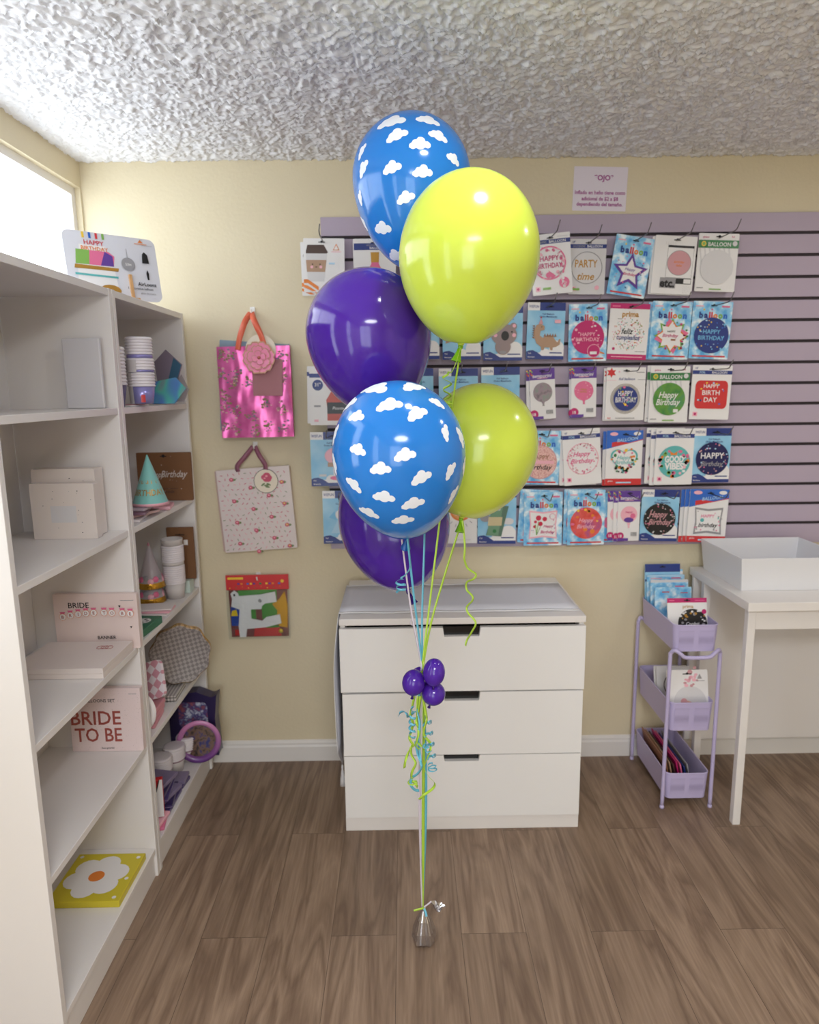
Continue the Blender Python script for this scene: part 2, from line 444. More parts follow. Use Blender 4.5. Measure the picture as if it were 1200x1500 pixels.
# table runner on the dresser
cloth_m = mat('pale_grey_runner', (214, 214, 222), .75)
bump(cloth_m, ntex(cloth_m, coords(cloth_m), 700, 2), .15, .001)
trim_m = mat('white_runner_trim', (236, 235, 238), .6)
yA, yB = 2.185, 2.520
tip = at(489, 1118, 2.36)
def runner_pts():
    cols = []
    xs = [.572+(DX0-.004-.572)*k/26 for k in range(27)]
    for x in xs:
        z = DH+.0025+.0008*math.sin(x*31)
        cols.append([(x, yA+(yB-yA)*t, z+.0006*math.sin(t*9+x*20)) for t in (0, .04, .25, .5, .75, .96, 1)])
    n = 16; z1 = .27
    for k in range(1, n+1):
        s = k/n; z = DH-.004-s*(DH-z1)
        x = DX0-.005-.017*math.sin(min(s*2.2, 1)*PI/2)
        cols.append([(x-.004*math.sin(t*7+s*3), yA+(yB-yA)*t, z) for t in (0, .04, .25, .5, .75, .96, 1)])
    zt = tip.z; ym = (yA+yB)/2
    for k in range(1, 7):
        s = k/6; z = z1+(zt-z1)*s
        cols.append([(DX0-.024-.003*math.sin(t*7+3), ym+(yA+(yB-yA)*t-ym)*(1-s*.985), z) for t in (0, .04, .25, .5, .75, .96, 1)])
    return cols
c = runner_pts(); n = len(c); q = MB()
root = thing('table_runner', 'pale grey table runner with white edging lying across the chest of drawers', 'table runner', (0, 0, 0))
fs = []; tf = []
for i in range(n-1):
    for j in range(6):
        (tf if j in (0, 5) else fs).append((i*7+j, i*7+j+1, i*7+8+j, i*7+7+j))
q.add([p for r in c for p in r], fs, cloth_m, smooth=True)
o = q.build('cloth', root)
sd = o.modifiers.new('thick', 'SOLIDIFY'); sd.thickness = .0016; sd.offset = 1
q = MB(); q.add([p for r in c for p in r], tf, trim_m, smooth=True)
o = q.build('edging', root); o['label'] = 'white satin edging'
sd = o.modifiers.new('thick', 'SOLIDIFY'); sd.thickness = .0022; sd.offset = 1
ts = MB(); tx, ty, tz = DX0-.026, (yA+yB)/2, tip.z
ts.lathe([(0, 0), (.003, -.004), (.0045, -.012), (.003, -.02), (.005, -.026), (.009, -.06), (.011, -.085), (.0, -.086)], trim_m, 18, Matrix.Translation((tx, ty, tz)), mod=lambda a: 1+.12*math.sin(9*a))
o = ts.build('tassel', root)

# slatwall panel
lilac_slat = mat('lilac_slat_board', (178, 164, 182), .5)
groove_m = mat('dark_groove', (52, 44, 48), .7)
alu = mat('aluminium_insert', (150, 146, 150), .35, metal=.8)
SX0, SX1, SZ0, SZ1, SY = -.287, 2.15, .886, 2.093, 2.600
NSL = [2.024-.0757*k for k in range(15)]
q = MB()
q.box((SX0, SY+.007, SZ0), (SX1, WALL_Y-.0005, SZ1), groove_m)
edges = [SZ1]+[z for z in NSL]+[SZ0]
gz = .011
for k in range(len(NSL)+1):
    top = SZ1 if k == 0 else NSL[k-1]-gz/2
    bot = SZ0 if k == len(NSL) else NSL[k]+gz/2
    if top-bot > .004:
        q.box((SX0, SY, bot), (SX1, SY+.0068, top), lilac_slat)
slat = q.build('slatwall_panel', bevel=.0008); tag(slat, 'lilac grooved slatwall panel on the back wall, hung with balloon packets', 'slatwall panel')

# lilac slim trolley
lil = mat('lilac_powder_coat', (190, 180, 218), .38)
CX0, CX1, CY0, CY1 = .905, 1.077, 2.245, 2.582
root = thing('utility_cart', 'slim three-tier lilac metal storage cart beside the white table', 'storage cart', ((CX0+CX1)/2, (CY0+CY1)/2, 0))
ox, oy = root.location.x, root.location.y
def ring(x0, y0, x1, y1, r, z, n=6): return [(px, py, z) for px, py in rrect(x0, y0, x1, y1, r, n)]
perf = mat('lilac_perforated_sheet', (190, 180, 218), .45)
def _perf():
    N, L, b = nodes(perf)
    v = coords(perf, (330, 330, 330)); s = N.new('ShaderNodeTexVoronoi'); s.inputs['Randomness'].default_value = 0; s.inputs['Scale'].default_value = 1
    L.new(v, s.inputs['Vector'])
    L.new(ramp(perf, s.outputs['Distance'], [(.24, (120, 110, 150)), (.42, (186, 176, 214))]), b.inputs['Base Color'])
_perf()
for zt, h, sh in ((.683, .095, 0), (.400, .105, 0), (.133, .098, 0)):
    x0, x1, y0, y1 = CX0+.008-ox, CX1-.008-ox, CY0-oy-.003, CY1-oy-.005
    m = MB(); r = .022; tp = .006
    lo_o = ring(x0+tp, y0+tp, x1-tp, y1-tp, r-.004, zt-h); hi_o = ring(x0, y0, x1, y1, r, zt)
    t = .0022
    hi_i = ring(x0+t, y0+t, x1-t, y1-t, r-t, zt); lo_i = ring(x0+tp+t, y0+tp+t, x1-tp-t, y1-tp-t, r-.004-t, zt-h+.003)
    k = len(lo_o); V = lo_o+hi_o+hi_i+lo_i; fc = []
    for L_ in range(3):
        for i in range(k):
            j = (i+1) % k; a = L_*k; fc.append((a+i, a+j, a+k+j, a+k+i))
    m.add(V, fc, lil, smooth=False)
    m.flat([(p[0], p[1]) for p in lo_i], zt-h+.003, lil)
    m.add(list(reversed(lo_o)), [tuple(range(k))], lil)
    m.tube(ring(x0+.001, y0+.001, x1-.001, y1-.001, r, zt), .0026, lil, 8, closed=True)
    tray = m.build('tray', root)
    # punched sheet fields on the front and the long sides
    pf = MB()
    def field(p0, p1, za, zb, nrm):
        p0 = Vector(p0); p1 = Vector(p1); n = Vector(nrm)*.0016
        q_ = [Vector((p0.x, p0.y, za)), Vector((p1.x, p1.y, za)), Vector((p1.x, p1.y, zb)), Vector((p0.x, p0.y, zb))]
        out = [];
        for v_ in q_:
            f = (zt-v_.z)/h*tp
            out.append(v_+n+Vector((-nrm[0]*f, -nrm[1]*f, 0)))
        pf.add(out, [(0, 1, 2, 3)], perf)
    w = (x1-x0-.036-.018)/2
    for s_ in (0, 1):
        a = x0+.018+s_*(w+.018); field((a, y0, 0), (a+w, y0, 0), zt-h+.016, zt-.018, (0, -1, 0))
    o = pf.build('punched_panel', tray); 
# frames: a hoop front and back
for yy, sgn in ((CY0, -1), (CY1-.006, 1)):
    m = MB(); R = .0068; zb = .590; fw_ = .012*sgn
    y = yy-oy
    fy = y-.018 if sgn < 0 else y
    pts = [(CX0-ox, y, .004), (CX0-ox, y, .30), (CX0-ox+.0, y, .555), (CX0-ox+.002, y, .585), (CX0-ox+.012, fy+.006, .598), (CX0-ox+.03, fy, .586), (CX0-ox+.05, fy, .574),
           (CX1-ox-.05, fy, .574), (CX1-ox-.03, fy, .586), (CX1-ox-.012, fy+.006, .598), (CX1-ox-.002, y, .585), (CX1-ox, y, .555), (CX1-ox, y, .30), (CX1-ox, y, .004)]
    m.tube(spline(pts, 6), R, lil, 10); m.build('leg_frame', root)
    for xx in (CX0, CX1):
        m = MB(); m.lathe([(.0075, 0), (.008, .004), (.0072, .012)], lil, 14, Matrix.Translation((xx-ox, y, 0))); m.build('foot_cap', root)

# white side table with a white bin at the right edge
TX0, TZ = 1.098, .800
root = thing('side_table', 'white table at the right edge, behind the lilac cart', 'table', (1.5, 2.33, 0))
def tb(n, lo, hi, m=white_lam, par=root, bev=.002):
    q = MB(); q.box((lo[0]-1.5, lo[1]-2.33, lo[2]), (hi[0]-1.5, hi[1]-2.33, hi[2]), m); return q.build(n, par, bevel=bev)
tb('table_top', (TX0, 2.12, TZ-.03), (1.95, 2.585, TZ))
for lx in (TX0+.012, 1.90):
    for ly in (2.14, 2.475): tb('leg', (lx, ly, 0), (lx+.026, ly+.026, TZ-.0305))
tb('back_panel', (TX0-.10+.101, 2.545, .10), (1.925, 2.561, TZ-.0305)); tb('apron', (TX0+.039, 2.146, TZ-.10), (1.899, 2.160, TZ-.0305))
binm = mat('white_plastic_bin', (222, 222, 226), .35)
q = MB(); bx0, bx1, by0, by1, bh = 1.125, 1.50, 2.24, 2.565, .115
def rim(d, z): return [(bx0+d, by0+d, z), (bx1-d, by0+d, z), (bx1-d, by1-d, z), (bx0+d, by1-d, z)]
V = rim(.012, 0)+rim(0, bh)+rim(.004, bh)+rim(.016, .004)
fc = [(3, 2, 1, 0)]+[(L_*4+i, L_*4+(i+1) % 4, L_*4+4+(i+1) % 4, L_*4+4+i) for L_ in range(3) for i in range(4)]+[(12, 13, 14, 15)]
q.add([(a, b, c_+TZ) for a, b, c_ in V], fc, binm)
o = q.build('plastic_bin', bevel=.002); tag(o, 'white open plastic bin standing on the white side table', 'bin')
# ---------------------------------------------------------------- balloons
def latex(name, rgb, rough=.13):
    m = mat(name, rgb, rough, coat=.25, spec=.5, sss=.3)
    m.node_tree.nodes['Principled BSDF'].inputs['Subsurface Radius'].default_value = (.05, .05, .05)
    return m
L_purple = latex('purple_latex', (76, 34, 158)); L_green = latex('lime_latex', (208, 226, 82), .2); L_blue = latex('sky_blue_latex', (36, 128, 216), .14)
L_purple_n = latex('purple_latex_neck', (50, 16, 110)); L_green_n = latex('lime_latex_neck', (120, 176, 20)); L_blue_n = latex('blue_latex_neck', (10, 84, 160))
print_white = mat('white_cloud_print', (238, 242, 250), .45)
R_green = mat('lime_ribbon', (176, 212, 70), .3, coat=.3); R_blue = mat('aqua_ribbon', (104, 184, 210), .3, coat=.3); R_white = mat('white_lilac_ribbon', (214, 205, 218), .35, coat=.2)
CLOUD = [(-.5, -.12), (-.47, .02), (-.36, .09), (-.27, .2), (-.12, .23), (-.03, .32), (.12, .33), (.24, .24), (.27, .13), (.38, .12), (.5, .0), (.48, -.13), (.36, -.2), (.22, -.17), (.1, -.24), (-.06, -.24), (-.18, -.18), (-.33, -.22)]
CLOUD = [(p.x, p.y) for p in spline([(a, b, 0) for a, b in CLOUD+CLOUD[:1]], 3)][:-1]
BAL = {}
def balloon(key, label, cpx, rpx, toppx, neckpx, Y, neckY, latex_m, neck_m, clouds=None, back=7):
    c = at(cpx[0], cpx[1], Y); R = rpx*mpp(c)
    nk = at(neckpx[0], neckpx[1], neckY)
    axis = (c-nk); low = axis.length; axis.normalize()
    tp = at(toppx[0], toppx[1], Y); upl = (tp-c).length
    # local frame z = axis
    q = axis.to_track_quat('Z', 'Y'); M = Matrix.Translation(nk) @ q.to_matrix().to_4x4()
    def rad(z):                                   # z measured from neck; centre at low
        d = z-low
        if d >= 0:
            s = min(d/upl, 1); return R*math.sqrt(max(0, 1-s**2.0))
        s = min(-d/low, 1)
        return R*(max(0, 1-s**2.0)**.5)*(1-.13*s**2)
    prof = [(.0055, 0.0), (.0075, .0035)]
    n = 44
    for k in range(1, n):
        s = 1-k/n; z = low-low*math.sin(s*PI/2)
        r = max(rad(z), .0078)
        prof.append((r, max(z, .004+.0004*k)))
    for k in range(0, n+1): 
        a = PI/2*k/n; prof.append((R*math.cos(a) if k < n else 0, low+upl*math.sin(a)))
    root = thing('balloon', label, 'balloon', M=M, group='round balloons of the bouquet')
    m = MB(); m.lathe(prof, latex_m, 72)
    Mi = M.inverted()
    def patch(h0, nrm_dir, w, rot):
        """cloud laid on the surface: h0 local point on surface, tangent frame"""
        nz = nrm_dir.normalized(); up = Vector((0, 0, 1)); t = up.cross(nz)
        if t.length < .1: t = Vector((1, 0, 0)).cross(nz)
        t.normalize(); b = nz.cross(t)
        cr, sr = math.cos(rot), math.sin(rot)
        rings = 4; V = []; K = len(CLOUD)
        for j in range(rings+1):
            f = j/rings
            for x, y in CLOUD:
                X = (x*cr-y*sr)*w*f; Yc = (x*sr+y*cr)*w*f
                p = h0+t*X+b*Yc
                # pull onto the surface by shrinking along the local radius
                zz = min(max(p.z, .02), low+upl*.999)
                for _ in range(3):
                    rr = rad(zz); hr = math.hypot(p.x, p.y)
                    d = zz-low; ext = upl if d >= 0 else low
                    e = math.sqrt((hr/R)**2+(d/ext)**2) if d >= 0 else None
                    break
                d = p.z-low; 
                if d >= 0:
                    e = math.sqrt((math.hypot(p.x, p.y)/R)**2+(d/upl)**2)
                    pp = Vector((p.x/e, p.y/e, low+d/e))
                else:
                    lo_, hi_ = .3, 2.0
                    for _ in range(30):
                        k_ = (lo_+hi_)/2; zz = low+d*k_
                        inside = zz > .001 and math.hypot(p.x, p.y)*k_ < rad(zz)
                        if inside: lo_ = k_
                        else: hi_ = k_
                    pp = Vector((p.x*lo_, p.y*lo_, low+d*lo_))
                o_ = (pp-Vector((0, 0, low))).normalized()*.00045
                V.append(pp+o_)
        fc = []
        for j in range(rings):
            for k in range(K):
                a = j*K+k; b_ = j*K+(k+1) % K; fc.append((a, b_, b_+K, a+K))
        m.add(V, fc, print_white, smooth=True)
    if clouds:
        e_l = Mi @ EYE
        for (px, py, wpx, rot) in clouds:
            d = (Mi.to_3x3() @ ray(px, py)).normalized()
            # march to the surface
            t0 = (Vector((0, 0, low))-e_l).dot(d)-R*1.4; hit = None; t = t0
            while t < t0+R*1.5:
                p = e_l+d*t
                if 0 < p.z < low+upl and math.hypot(p.x, p.y) < rad(p.z): hit = p; break
                t += .0006
            if hit is None: continue
            nn = (hit-Vector((0, 0, low))); nn.x /= R*R; nn.y /= R*R; nn.z /= (upl*upl if nn.z > 0 else low*low)
            cosv = max(0, (M.to_3x3() @ nn).normalized().dot(-ray(px, py).normalized())); patch(hit, nn, wpx*mpp(M @ hit)*(1.0+.65*(1-cosv)), rot)
        for k in range(back):
            for zf in (-.55, 0.05, .55):
                a = 2*PI*(k+.5*(zf > 0)+.3)/back
                dv = Vector((math.cos(a)*math.cos(zf), math.sin(a)*math.cos(zf), math.sin(zf)))
                wdir = (M.to_3x3() @ dv)
                hp = Vector((dv.x*R, dv.y*R, low+dv.z*(upl if zf > 0 else low)*.9))
                if wdir.dot((EYE-(M @ hp)).normalized()) > -.05: continue
                patch(hp, dv, .030, random.uniform(-.3, .3))
    m.build('balloon_body', root)
    kn = MB()
    kn.lathe([(0, .002), (.0052, .0), (.006, -.003), (.005, -.006), (.0045, -.008)], neck_m, 16)
    lip = []
    kn.lathe([(.0042, -.007), (.0055, -.016), (.009, -.028), (.011, -.034), (.0118, -.036), (.0105, -.0365), (.0085, -.030), (.004, -.012)], neck_m, 18, Matrix.Rotation(.25, 4, 'Y'), mod=lambda a: 1+.1*math.sin(3*a))
    kn.build('knot', root)
    BAL[key] = nk
    return root
c_low = [(570,593,36,.15),(611,606,33,.2),(522,610,26,.2),(548,568,40,.5),(606,566,32,-.5),(640,590,22,-1.0),(653,634,22,1.1),(524,659,27,-.15),(593,667,34,.1),(557,687,32,.05),(617,700,32,.3),(660,690,24,.7),(518,710,26,-.6),(562,728,31,-.15),(605,738,32,.15),(540,751,27,-.35),(590,762,28,.05),(664,725,22,.95),(512,592,26,.9),(491,636,22,1.45),(490,680,22,-1.3),(675,640,24,-1.45),(680,684,20,1.4)]
c_top = [(573,178,34,.05),(581,198,30,.3),(615,211,30,.0),(642,199,26,-.35),(627,176,28,-.25),(532,247,22,.7),(574,246,29,.15),(619,252,30,.0),(664,233,22,-.4),(594,290,29,.25),(528,290,16,1.2),(533,327,17,-1.2),(530,222,18,.9),(652,290,28,.2),(560,335,28,-.2),(610,340,28,.1),(665,330,25,.5),(580,375,26,0)]
balloon('ytop', 'large lime green balloon, the higher of the two lime balloons', (687, 376), 102.5, (691, 249.5), (675, 506), 1.55, 1.57, L_green, L_green_n)
balloon('btop', 'sky blue balloon with white clouds at the very top of the bouquet', (603, 262), 86.5, (604, 166.5), (612, 397), 1.80, 1.79, L_blue, L_blue_n, c_top)
balloon('pmid', 'purple balloon at upper left, under the top cloud balloon', (540, 487), 91.5, (545, 392), (560, 610), 1.72, 1.73, L_purple, L_purple_n)
balloon('blow', 'sky blue balloon with white clouds at the front centre, below the purple one', (584.5, 665), 97.5, (588, 556.5), (597, 784), 1.50, 1.55, L_blue, L_blue_n, c_low)
balloon('ylow', 'lime green balloon behind the front cloud balloon, the lower lime one', (702, 654), 85, (706, 560.5), (676, 759), 1.72, 1.705, L_green, L_green_n)
balloon('plow', 'lowest purple balloon, hanging behind and under the front cloud balloon', (577.5, 762), 81, (577, 660), (598, 866), 1.83, 1.76, L_purple, L_purple_n)
# mini balloons tied in a cluster
CY = 1.60
def mini(px, rx, ry, Y, label, tilt=0):
    c = at(px[0], px[1], Y); k = mpp(c)
    root = thing('mini_balloon', label, 'balloon', M=Matrix.Translation(c) @ Matrix.Rotation(tilt, 4, 'Y'), group='mini purple balloons tied on the ribbons')
    m = MB(); n = 20
    m.lathe([(rx*k*math.sin(PI*j/n) if 0 < j < n else 0, -ry*k*math.cos(PI*j/n)) for j in range(n+1)], L_purple, 40); m.build('balloon_body', root)
    m = MB(); m.lathe([(.003, -ry*k+.001), (.0025, -ry*k-.003), (.0045, -ry*k-.009), (.004, -ry*k-.0095)], L_purple_n, 12); m.build('knot', root)
mini((636, 985), 16.3, 21, CY-.03, 'topmost mini purple balloon of the cluster on the ribbons', .05)
mini((606, 1000), 17, 19.6, CY-.02, 'mini purple balloon at the left of the cluster on the ribbons', .1)
mini((635, 1016), 17.6, 17.6, CY-.012, 'lowest mini purple balloon of the cluster on the ribbons', .3)
mini((616, 993), 15, 16.5, CY+.030, 'mini purple balloon at the back of the cluster, mostly hidden', 0)

# ribbons
KN = at(618.5, 975, CY); WT = at(619, 1328, 1.66)
def px_path(pts, w, m, name, label, cat='ribbon', group=None, n=8, twist=None, up=(0, -1, 0)):
    P = [at(x, y, Y) for x, y, Y in pts]
    q = MB(); q.ribbon(spline(P, n), w, m, .0005, up=up, twist=twist)
    o = q.build(name); return tag(o, label, cat, group)
RG = 'long ribbons from the balloons to the weight'
def long_ribbon(top, m, w, label, off, foot, mids=()):
    t = BAL[top]
    P = [t+Vector((0, -.006, -.006))]+[at(*q) for q in mids]+[KN+Vector((off*.0018, -.003*abs(off)*.3, .012)), KN+Vector((off*.0016, 0, -.02))]
    lowr = []
    for k in range(1, 13):
        s = k/12; b = KN.lerp(WT, s)
        lowr.append(b+Vector((off*.0016*(1-s*.8)+foot*math.sin(s*PI)*.0035, .002*off-(.007 if m is R_green else 0), 0)))
    q = MB(); q.ribbon(spline(P+lowr, 6), w, m, .0005, up=(0, -1, 0), twist=lambda s: .5*math.sin(s*9+off))
    o = q.build('balloon_ribbon'); tag(o, label, 'ribbon', RG)
long_ribbon('ytop', R_green, .0048, 'lime ribbon hanging from the higher lime balloon', 1.0, -.1, [(663, 592, 1.605), (650, 710, 1.62), (644, 765, 1.625)])
long_ribbon('ylow', R_green, .0054, 'lime ribbon running from the lower lime balloon to the weight', 2.2, .6, [(636, 895, 1.68)])
long_ribbon('blow', R_blue, .005, 'aqua ribbon running from the front cloud balloon to the weight', -.3, 2.2, [(606, 870, 1.57)])
long_ribbon('btop', R_blue, .005, 'aqua ribbon running from the top cloud balloon to the weight', .4, 2.9, [(617, 560, 1.81), (622, 700, 1.70), (622, 785, 1.635), (618.5, 900, 1.61)])
long_ribbon('pmid', R_white, .0042, 'white ribbon running from the upper purple balloon', -1.2, -1.2, [(575, 690, 1.685), (588, 786, 1.64), (602, 890, 1.62)])
long_ribbon('plow', R_white, .0042, 'white ribbon running from the lowest purple balloon', -2.0, -1.9, [(605, 912, 1.69)])
q = MB(); c = at(604.5, 912, 1.665)
q.tube([c+Vector((.006*math.cos(a), .002*math.sin(a), .006*math.sin(a))) for a in [2*PI*k/16 for k in range(16)]], .0014, R_white, 8, closed=True)
tag(q.build('ribbon_knot'), 'small looped knot in the white ribbon under the lowest purple balloon', 'ribbon knot')

def helix(start_px, end_px, Y, r, turns, n=22, r2=None, grow=0, ph=0):
    a = at(*start_px, Y); b = at(*end_px, Y); ax = (b-a).normalized(); s = Vector((0, 1, 0)); t = ax.cross(s).normalized()
    P = []
    N = int(n*turns)
    for k in range(N+1):
        u = k/N; an = 2*PI*turns*u+ph; rr = (r+(r2-r)*u if r2 is not None else r)*min(1, u*6+.15)
        P.append(a.lerp(b, u)+t*(rr*math.cos(an))+s*(rr*math.sin(an)))
    return P
def curl(P, w, m, name, label, group=None):
    q = MB()
    q.sweep(P, [(-w/2, -.0003), (w/2, -.0003), (w/2, .0003), (-w/2, .0003)], m, None, True, None)
    tag(q.build(name), label, 'ribbon', group); 
CG = 'curled ribbon tails'
P = [BAL['ylow']+Vector((.002, -.006, -.005)), at(679, 774, 1.695)]+[at(x, y, 1.69) for x, y in ((681, 800), (680, 818))]
P = spline(P, 6)[:-1]+[p for p in spline([at(x, y, 1.69+.012*math.sin(i*1.7)) for i, (x, y) in enumerate(((680, 818), (685, 832), (697, 841), (694, 848), (684, 853), (684, 864), (692, 873), (692, 880), (684, 889), (686, 898), (697, 912), (691, 926), (684, 938), (682, 946)))], 6)]
def ribv(P, w, m, label, name='ribbon_tail', tw=None):
    q = MB(); q.ribbon(P, w, m, .0005, up=(.25, -1, .1) if tw is None else (0, -1, 0), twist=tw)
    tag(q.build(name), label, 'ribbon', CG)
ribv(P, .0052, R_green, 'long wavy lime ribbon tail hanging from the lower lime balloon')
P = spline([BAL['ytop']+Vector((0, -.008, -.004)), at(668, 532, 1.55), at(661, 547, 1.55)], 6)[:-1]
P += helix((655, 545), (655, 600), 1.55, .010, 3.2, r2=.007)
P += [p for p in helix((656, 598), (657, 588), 1.548, .008, 2.5)]
ribv(P, .0048, R_green, 'curled lime ribbon tail under the higher lime balloon', tw=lambda s: 1.2)
P = spline([at(598, 786, 1.545), at(599, 806, 1.54), at(601, 830, 1.54), at(594, 842, 1.54), at(588, 846, 1.535)], 8)[:-1]
P += helix((587, 848), (588, 868), 1.54, .011, 2.6, ph=-.6)
ribv(P, .005, R_blue, 'curled aqua ribbon tail hanging under the front cloud balloon', tw=lambda s: .9)
# the tassel of curls under the mini balloons
def tass(P, m, label, w=.0064, tw=None): ribv(P, w, m, label, 'ribbon_tail', tw or (lambda s: .8*math.sin(s*7)))
Y = CY-.012
def pp(*xy, Y=Y): return spline([at(x, y, Y+.008*math.sin(i*2.1)) for i, (x, y) in enumerate(xy)], 7)
tass(pp((607, 1020), (604, 1035), (601, 1045), (605, 1060), (602, 1072), (600, 1082), (606, 1092), (604, 1096)), R_green, 'wavy lime tail at the left edge of the tassel')
tass(pp((612, 1020), (611, 1050), (613, 1075), (609, 1092), (616, 1098)), R_green, 'lime tail through the middle of the tassel', .0056)
tass(pp((616, 1020), (613, 1045), (610, 1058), (615, 1070), (612, 1085), (618, 1094)), R_green, 'kinked lime tail beside the central ribbons')
tass(pp((619, 1018), (624, 1045), (625, 1055), (621, 1075), (630, 1088), (631, 1096), (626, 1110), (622, 1125), (628, 1137), (637, 1147), (634, 1155), (622, 1164), (614, 1171)), R_green, 'longest lime tail, zigzagging down to the right')
tass(pp((605, 1090), (598, 1103), (594, 1115), (592.5, 1125)), R_green, 'short straight lime tail end pointing down left')
tass(pp((602, 1094), (603, 1106), (609, 1118), (604, 1130), (603, 1141), (610, 1150), (612, 1153)), R_green, 'lime tail waving down at the lower left of the tassel')
tass(helix((606, 1150), (604, 1143), Y-.01, .011, 1.3), R_green, 'lime ribbon loop at the lower left of the tassel', .004)
tass(pp((609, 1086), (612, 1105), (618, 1122), (612, 1133), (603, 1140), (602, 1150), (608, 1157), (614, 1158)), R_blue, 'aqua tail sweeping down to the lower left')
tass(helix((605, 1035), (604, 1082), Y-.006, .0075, 5, ph=1), R_blue, 'tightly curled aqua tail at the left of the tassel', .0055)
tass(pp((606, 1044), (598, 1050), (596, 1046), (592, 1042), (586, 1044), (584, 1049)), R_blue, 'short aqua curl sticking out to the left')
tass(pp((614, 1016), (612, 1040), (615, 1060), (613, 1080), (615, 1104), (617, 1122)), R_blue, 'straight aqua tail down the middle of the tassel', .006)
for k, (yy, lab) in enumerate(((1058, 'uppermost small aqua loop at the right of the tassel'), (1074, 'second small aqua loop at the right of the tassel'), (1090, 'third small aqua loop at the right of the tassel'), (1107, 'fourth small aqua loop at the right of the tassel'))):
    x0 = 622+k*2
    tass(pp((x0-2, yy+6), (x0+1, yy+1), (x0+6, yy), (x0+9, yy-2), (x0+9.5, yy+1.5), (x0+5, yy+2.5)), R_blue, lab, .0055)
tass(helix((632, 1119), (634, 1129), Y-.012, .0100, 2.2), R_blue, 'open round aqua curl at the lower right of the tassel', .004)
tass(helix((622, 1090), (630, 1104), Y-.006, .006, 2.5), R_blue, 'small aqua spiral in the right of the tassel', .004)
# weight
foil = mat('silver_foil', (205, 203, 206), .18, metal=.95)
root = thing('balloon_weight', 'small silver foil balloon weight on the floor, tied with ribbon ends', 'balloon weight', (WT.x+.004, WT.y, 0))
m = MB(); hgt = WT.z
def crump(a): return 1+.10*math.sin(5*a)+.07*math.sin(11*a+1)
m.lathe([(0, .0005), (.026, .0005), (.031, .008), (.028, hgt*.35), (.018, hgt*.65), (.006, hgt*.9), (.005, hgt*.97)], foil, 44, mod=crump, smooth=False); m.build('wrapped_base', root)
m = MB()
m.lathe([(.004, hgt*.95), (.010, hgt+.004), (.016, hgt+.008), (.0165, hgt+.009), (.009, hgt+.003), (.003, hgt*.96)], foil, 30, Matrix.Rotation(.35, 4, 'Y'), mod=lambda a: 1+.35*math.sin(3*a)+.15*math.sin(7*a), smooth=False); m.build('foil_frill', root)
m = MB(); m.ribbon(spline([(0, -.006, hgt), (-.012, -.010, hgt+.001), (-.028, -.012, hgt-.002)], 6), .005, R_green, .0005, up=(0, -1, .3)); m.build('ribbon_end', root)['label'] = 'lime ribbon end'
m = MB(); m.ribbon(spline([(.0, -.007, hgt), (.004, -.012, hgt-.008), (.006, -.02, hgt-.014)], 6), .006, R_blue, .0005, up=(0, -1, .3)); m.build('ribbon_end', root)['label'] = 'aqua ribbon end'
m = MB(); m.ribbon(spline([(.0, -.004, hgt+.002), (.012, 0, hgt+.008), (.02, .002, hgt+.014)], 6), .004, R_white, .0005, up=(0, -1, .3)); m.build('ribbon_end', root)['label'] = 'white ribbon end'
# ---------------------------------------------------------------- balloon packets on the slatwall
def ink(name, rgb, rough=.38, metal=0): return mat(name, rgb, rough, metal, coat=.15)
W_ = ink('print_white', (232, 230, 230)); K_ = ink('print_black', (26, 25, 28)); NAVY = ink('print_navy', (40, 58, 128)); GREYP = ink('print_grey', (150, 148, 152))
RED = ink('print_red', (206, 52, 56)); MAG = ink('print_magenta', (190, 38, 108)); PINK = ink('print_pink', (224, 110, 150)); LPINK = ink('print_light_pink', (238, 178, 192)); ROSE = ink('print_dusty_rose', (206, 152, 158))
PURP = ink('print_purple', (98, 62, 150)); GOLD = ink('print_gold', (190, 142, 62), .3, .5); ORANGE = ink('print_orange', (226, 128, 50)); YEL = ink('print_yellow', (240, 200, 60)); GRN = ink('print_green', (52, 124, 70)); LGRN = ink('print_light_green', (128, 176, 82))
TEAL = ink('print_teal', (92, 178, 178)); SKYB = ink('print_sky', (116, 186, 226)); BLUE = ink('print_blue', (46, 104, 196)); LBLUE = ink('print_pale_blue', (176, 212, 236)); BROWN = ink('print_brown', (150, 104, 76)); TAN = ink('print_tan', (176, 142, 116)); DBROWN = ink('print_dark_brown', (74, 54, 48)); SILV = ink('print_silver', (188, 188, 194), .25, .6); LGREY = ink('print_light_grey', (212, 210, 212)); DGREEN = ink('print_money_green', (110, 150, 120))
SLOT = ink('hang_hole_dark', (20, 20, 24), .8)
sky_print = ink('sky_gradient_print', (150, 205, 236)); cloud_print = ink('cloudy_sky_print', (130, 196, 236))
def _sky():
    N, L, b = nodes(cloud_print)
    f = ntex(cloud_print, coords(cloud_print, (16, 16, 16)), 1.6, 3, .55)
    L.new(ramp(cloud_print, f, [(.36, (92, 172, 226)), (.50, (150, 206, 238)), (.62, (236, 246, 252))]), b.inputs['Base Color'])
    N, L, b = nodes(sky_print)
    f = ntex(sky_print, coords(sky_print, (10, 10, 10)), 1.2, 2, .5)
    L.new(ramp(sky_print, f, [(.3, (122, 188, 226)), (.7, (168, 212, 236))]), b.inputs['Base Color'])
_sky()
def mottled(name, c1, c2, c3, sc=60, rough=.3, metal=0.0):
    m = ink(name, c1, rough, metal); N, L, b = nodes(m)
    L.new(ramp(m, ntex(m, coords(m, (sc, sc, sc)), 1, 3, .6), [(.35, c1), (.5, c2), (.65, c3)]), b.inputs['Base Color']); return m
pink_seq = mottled('pink_sequin_print', (196, 130, 130), (226, 176, 170), (240, 210, 200), 260)
ombre = mottled('red_purple_ombre_print', (206, 66, 60), (226, 96, 90), (168, 84, 140), 14)
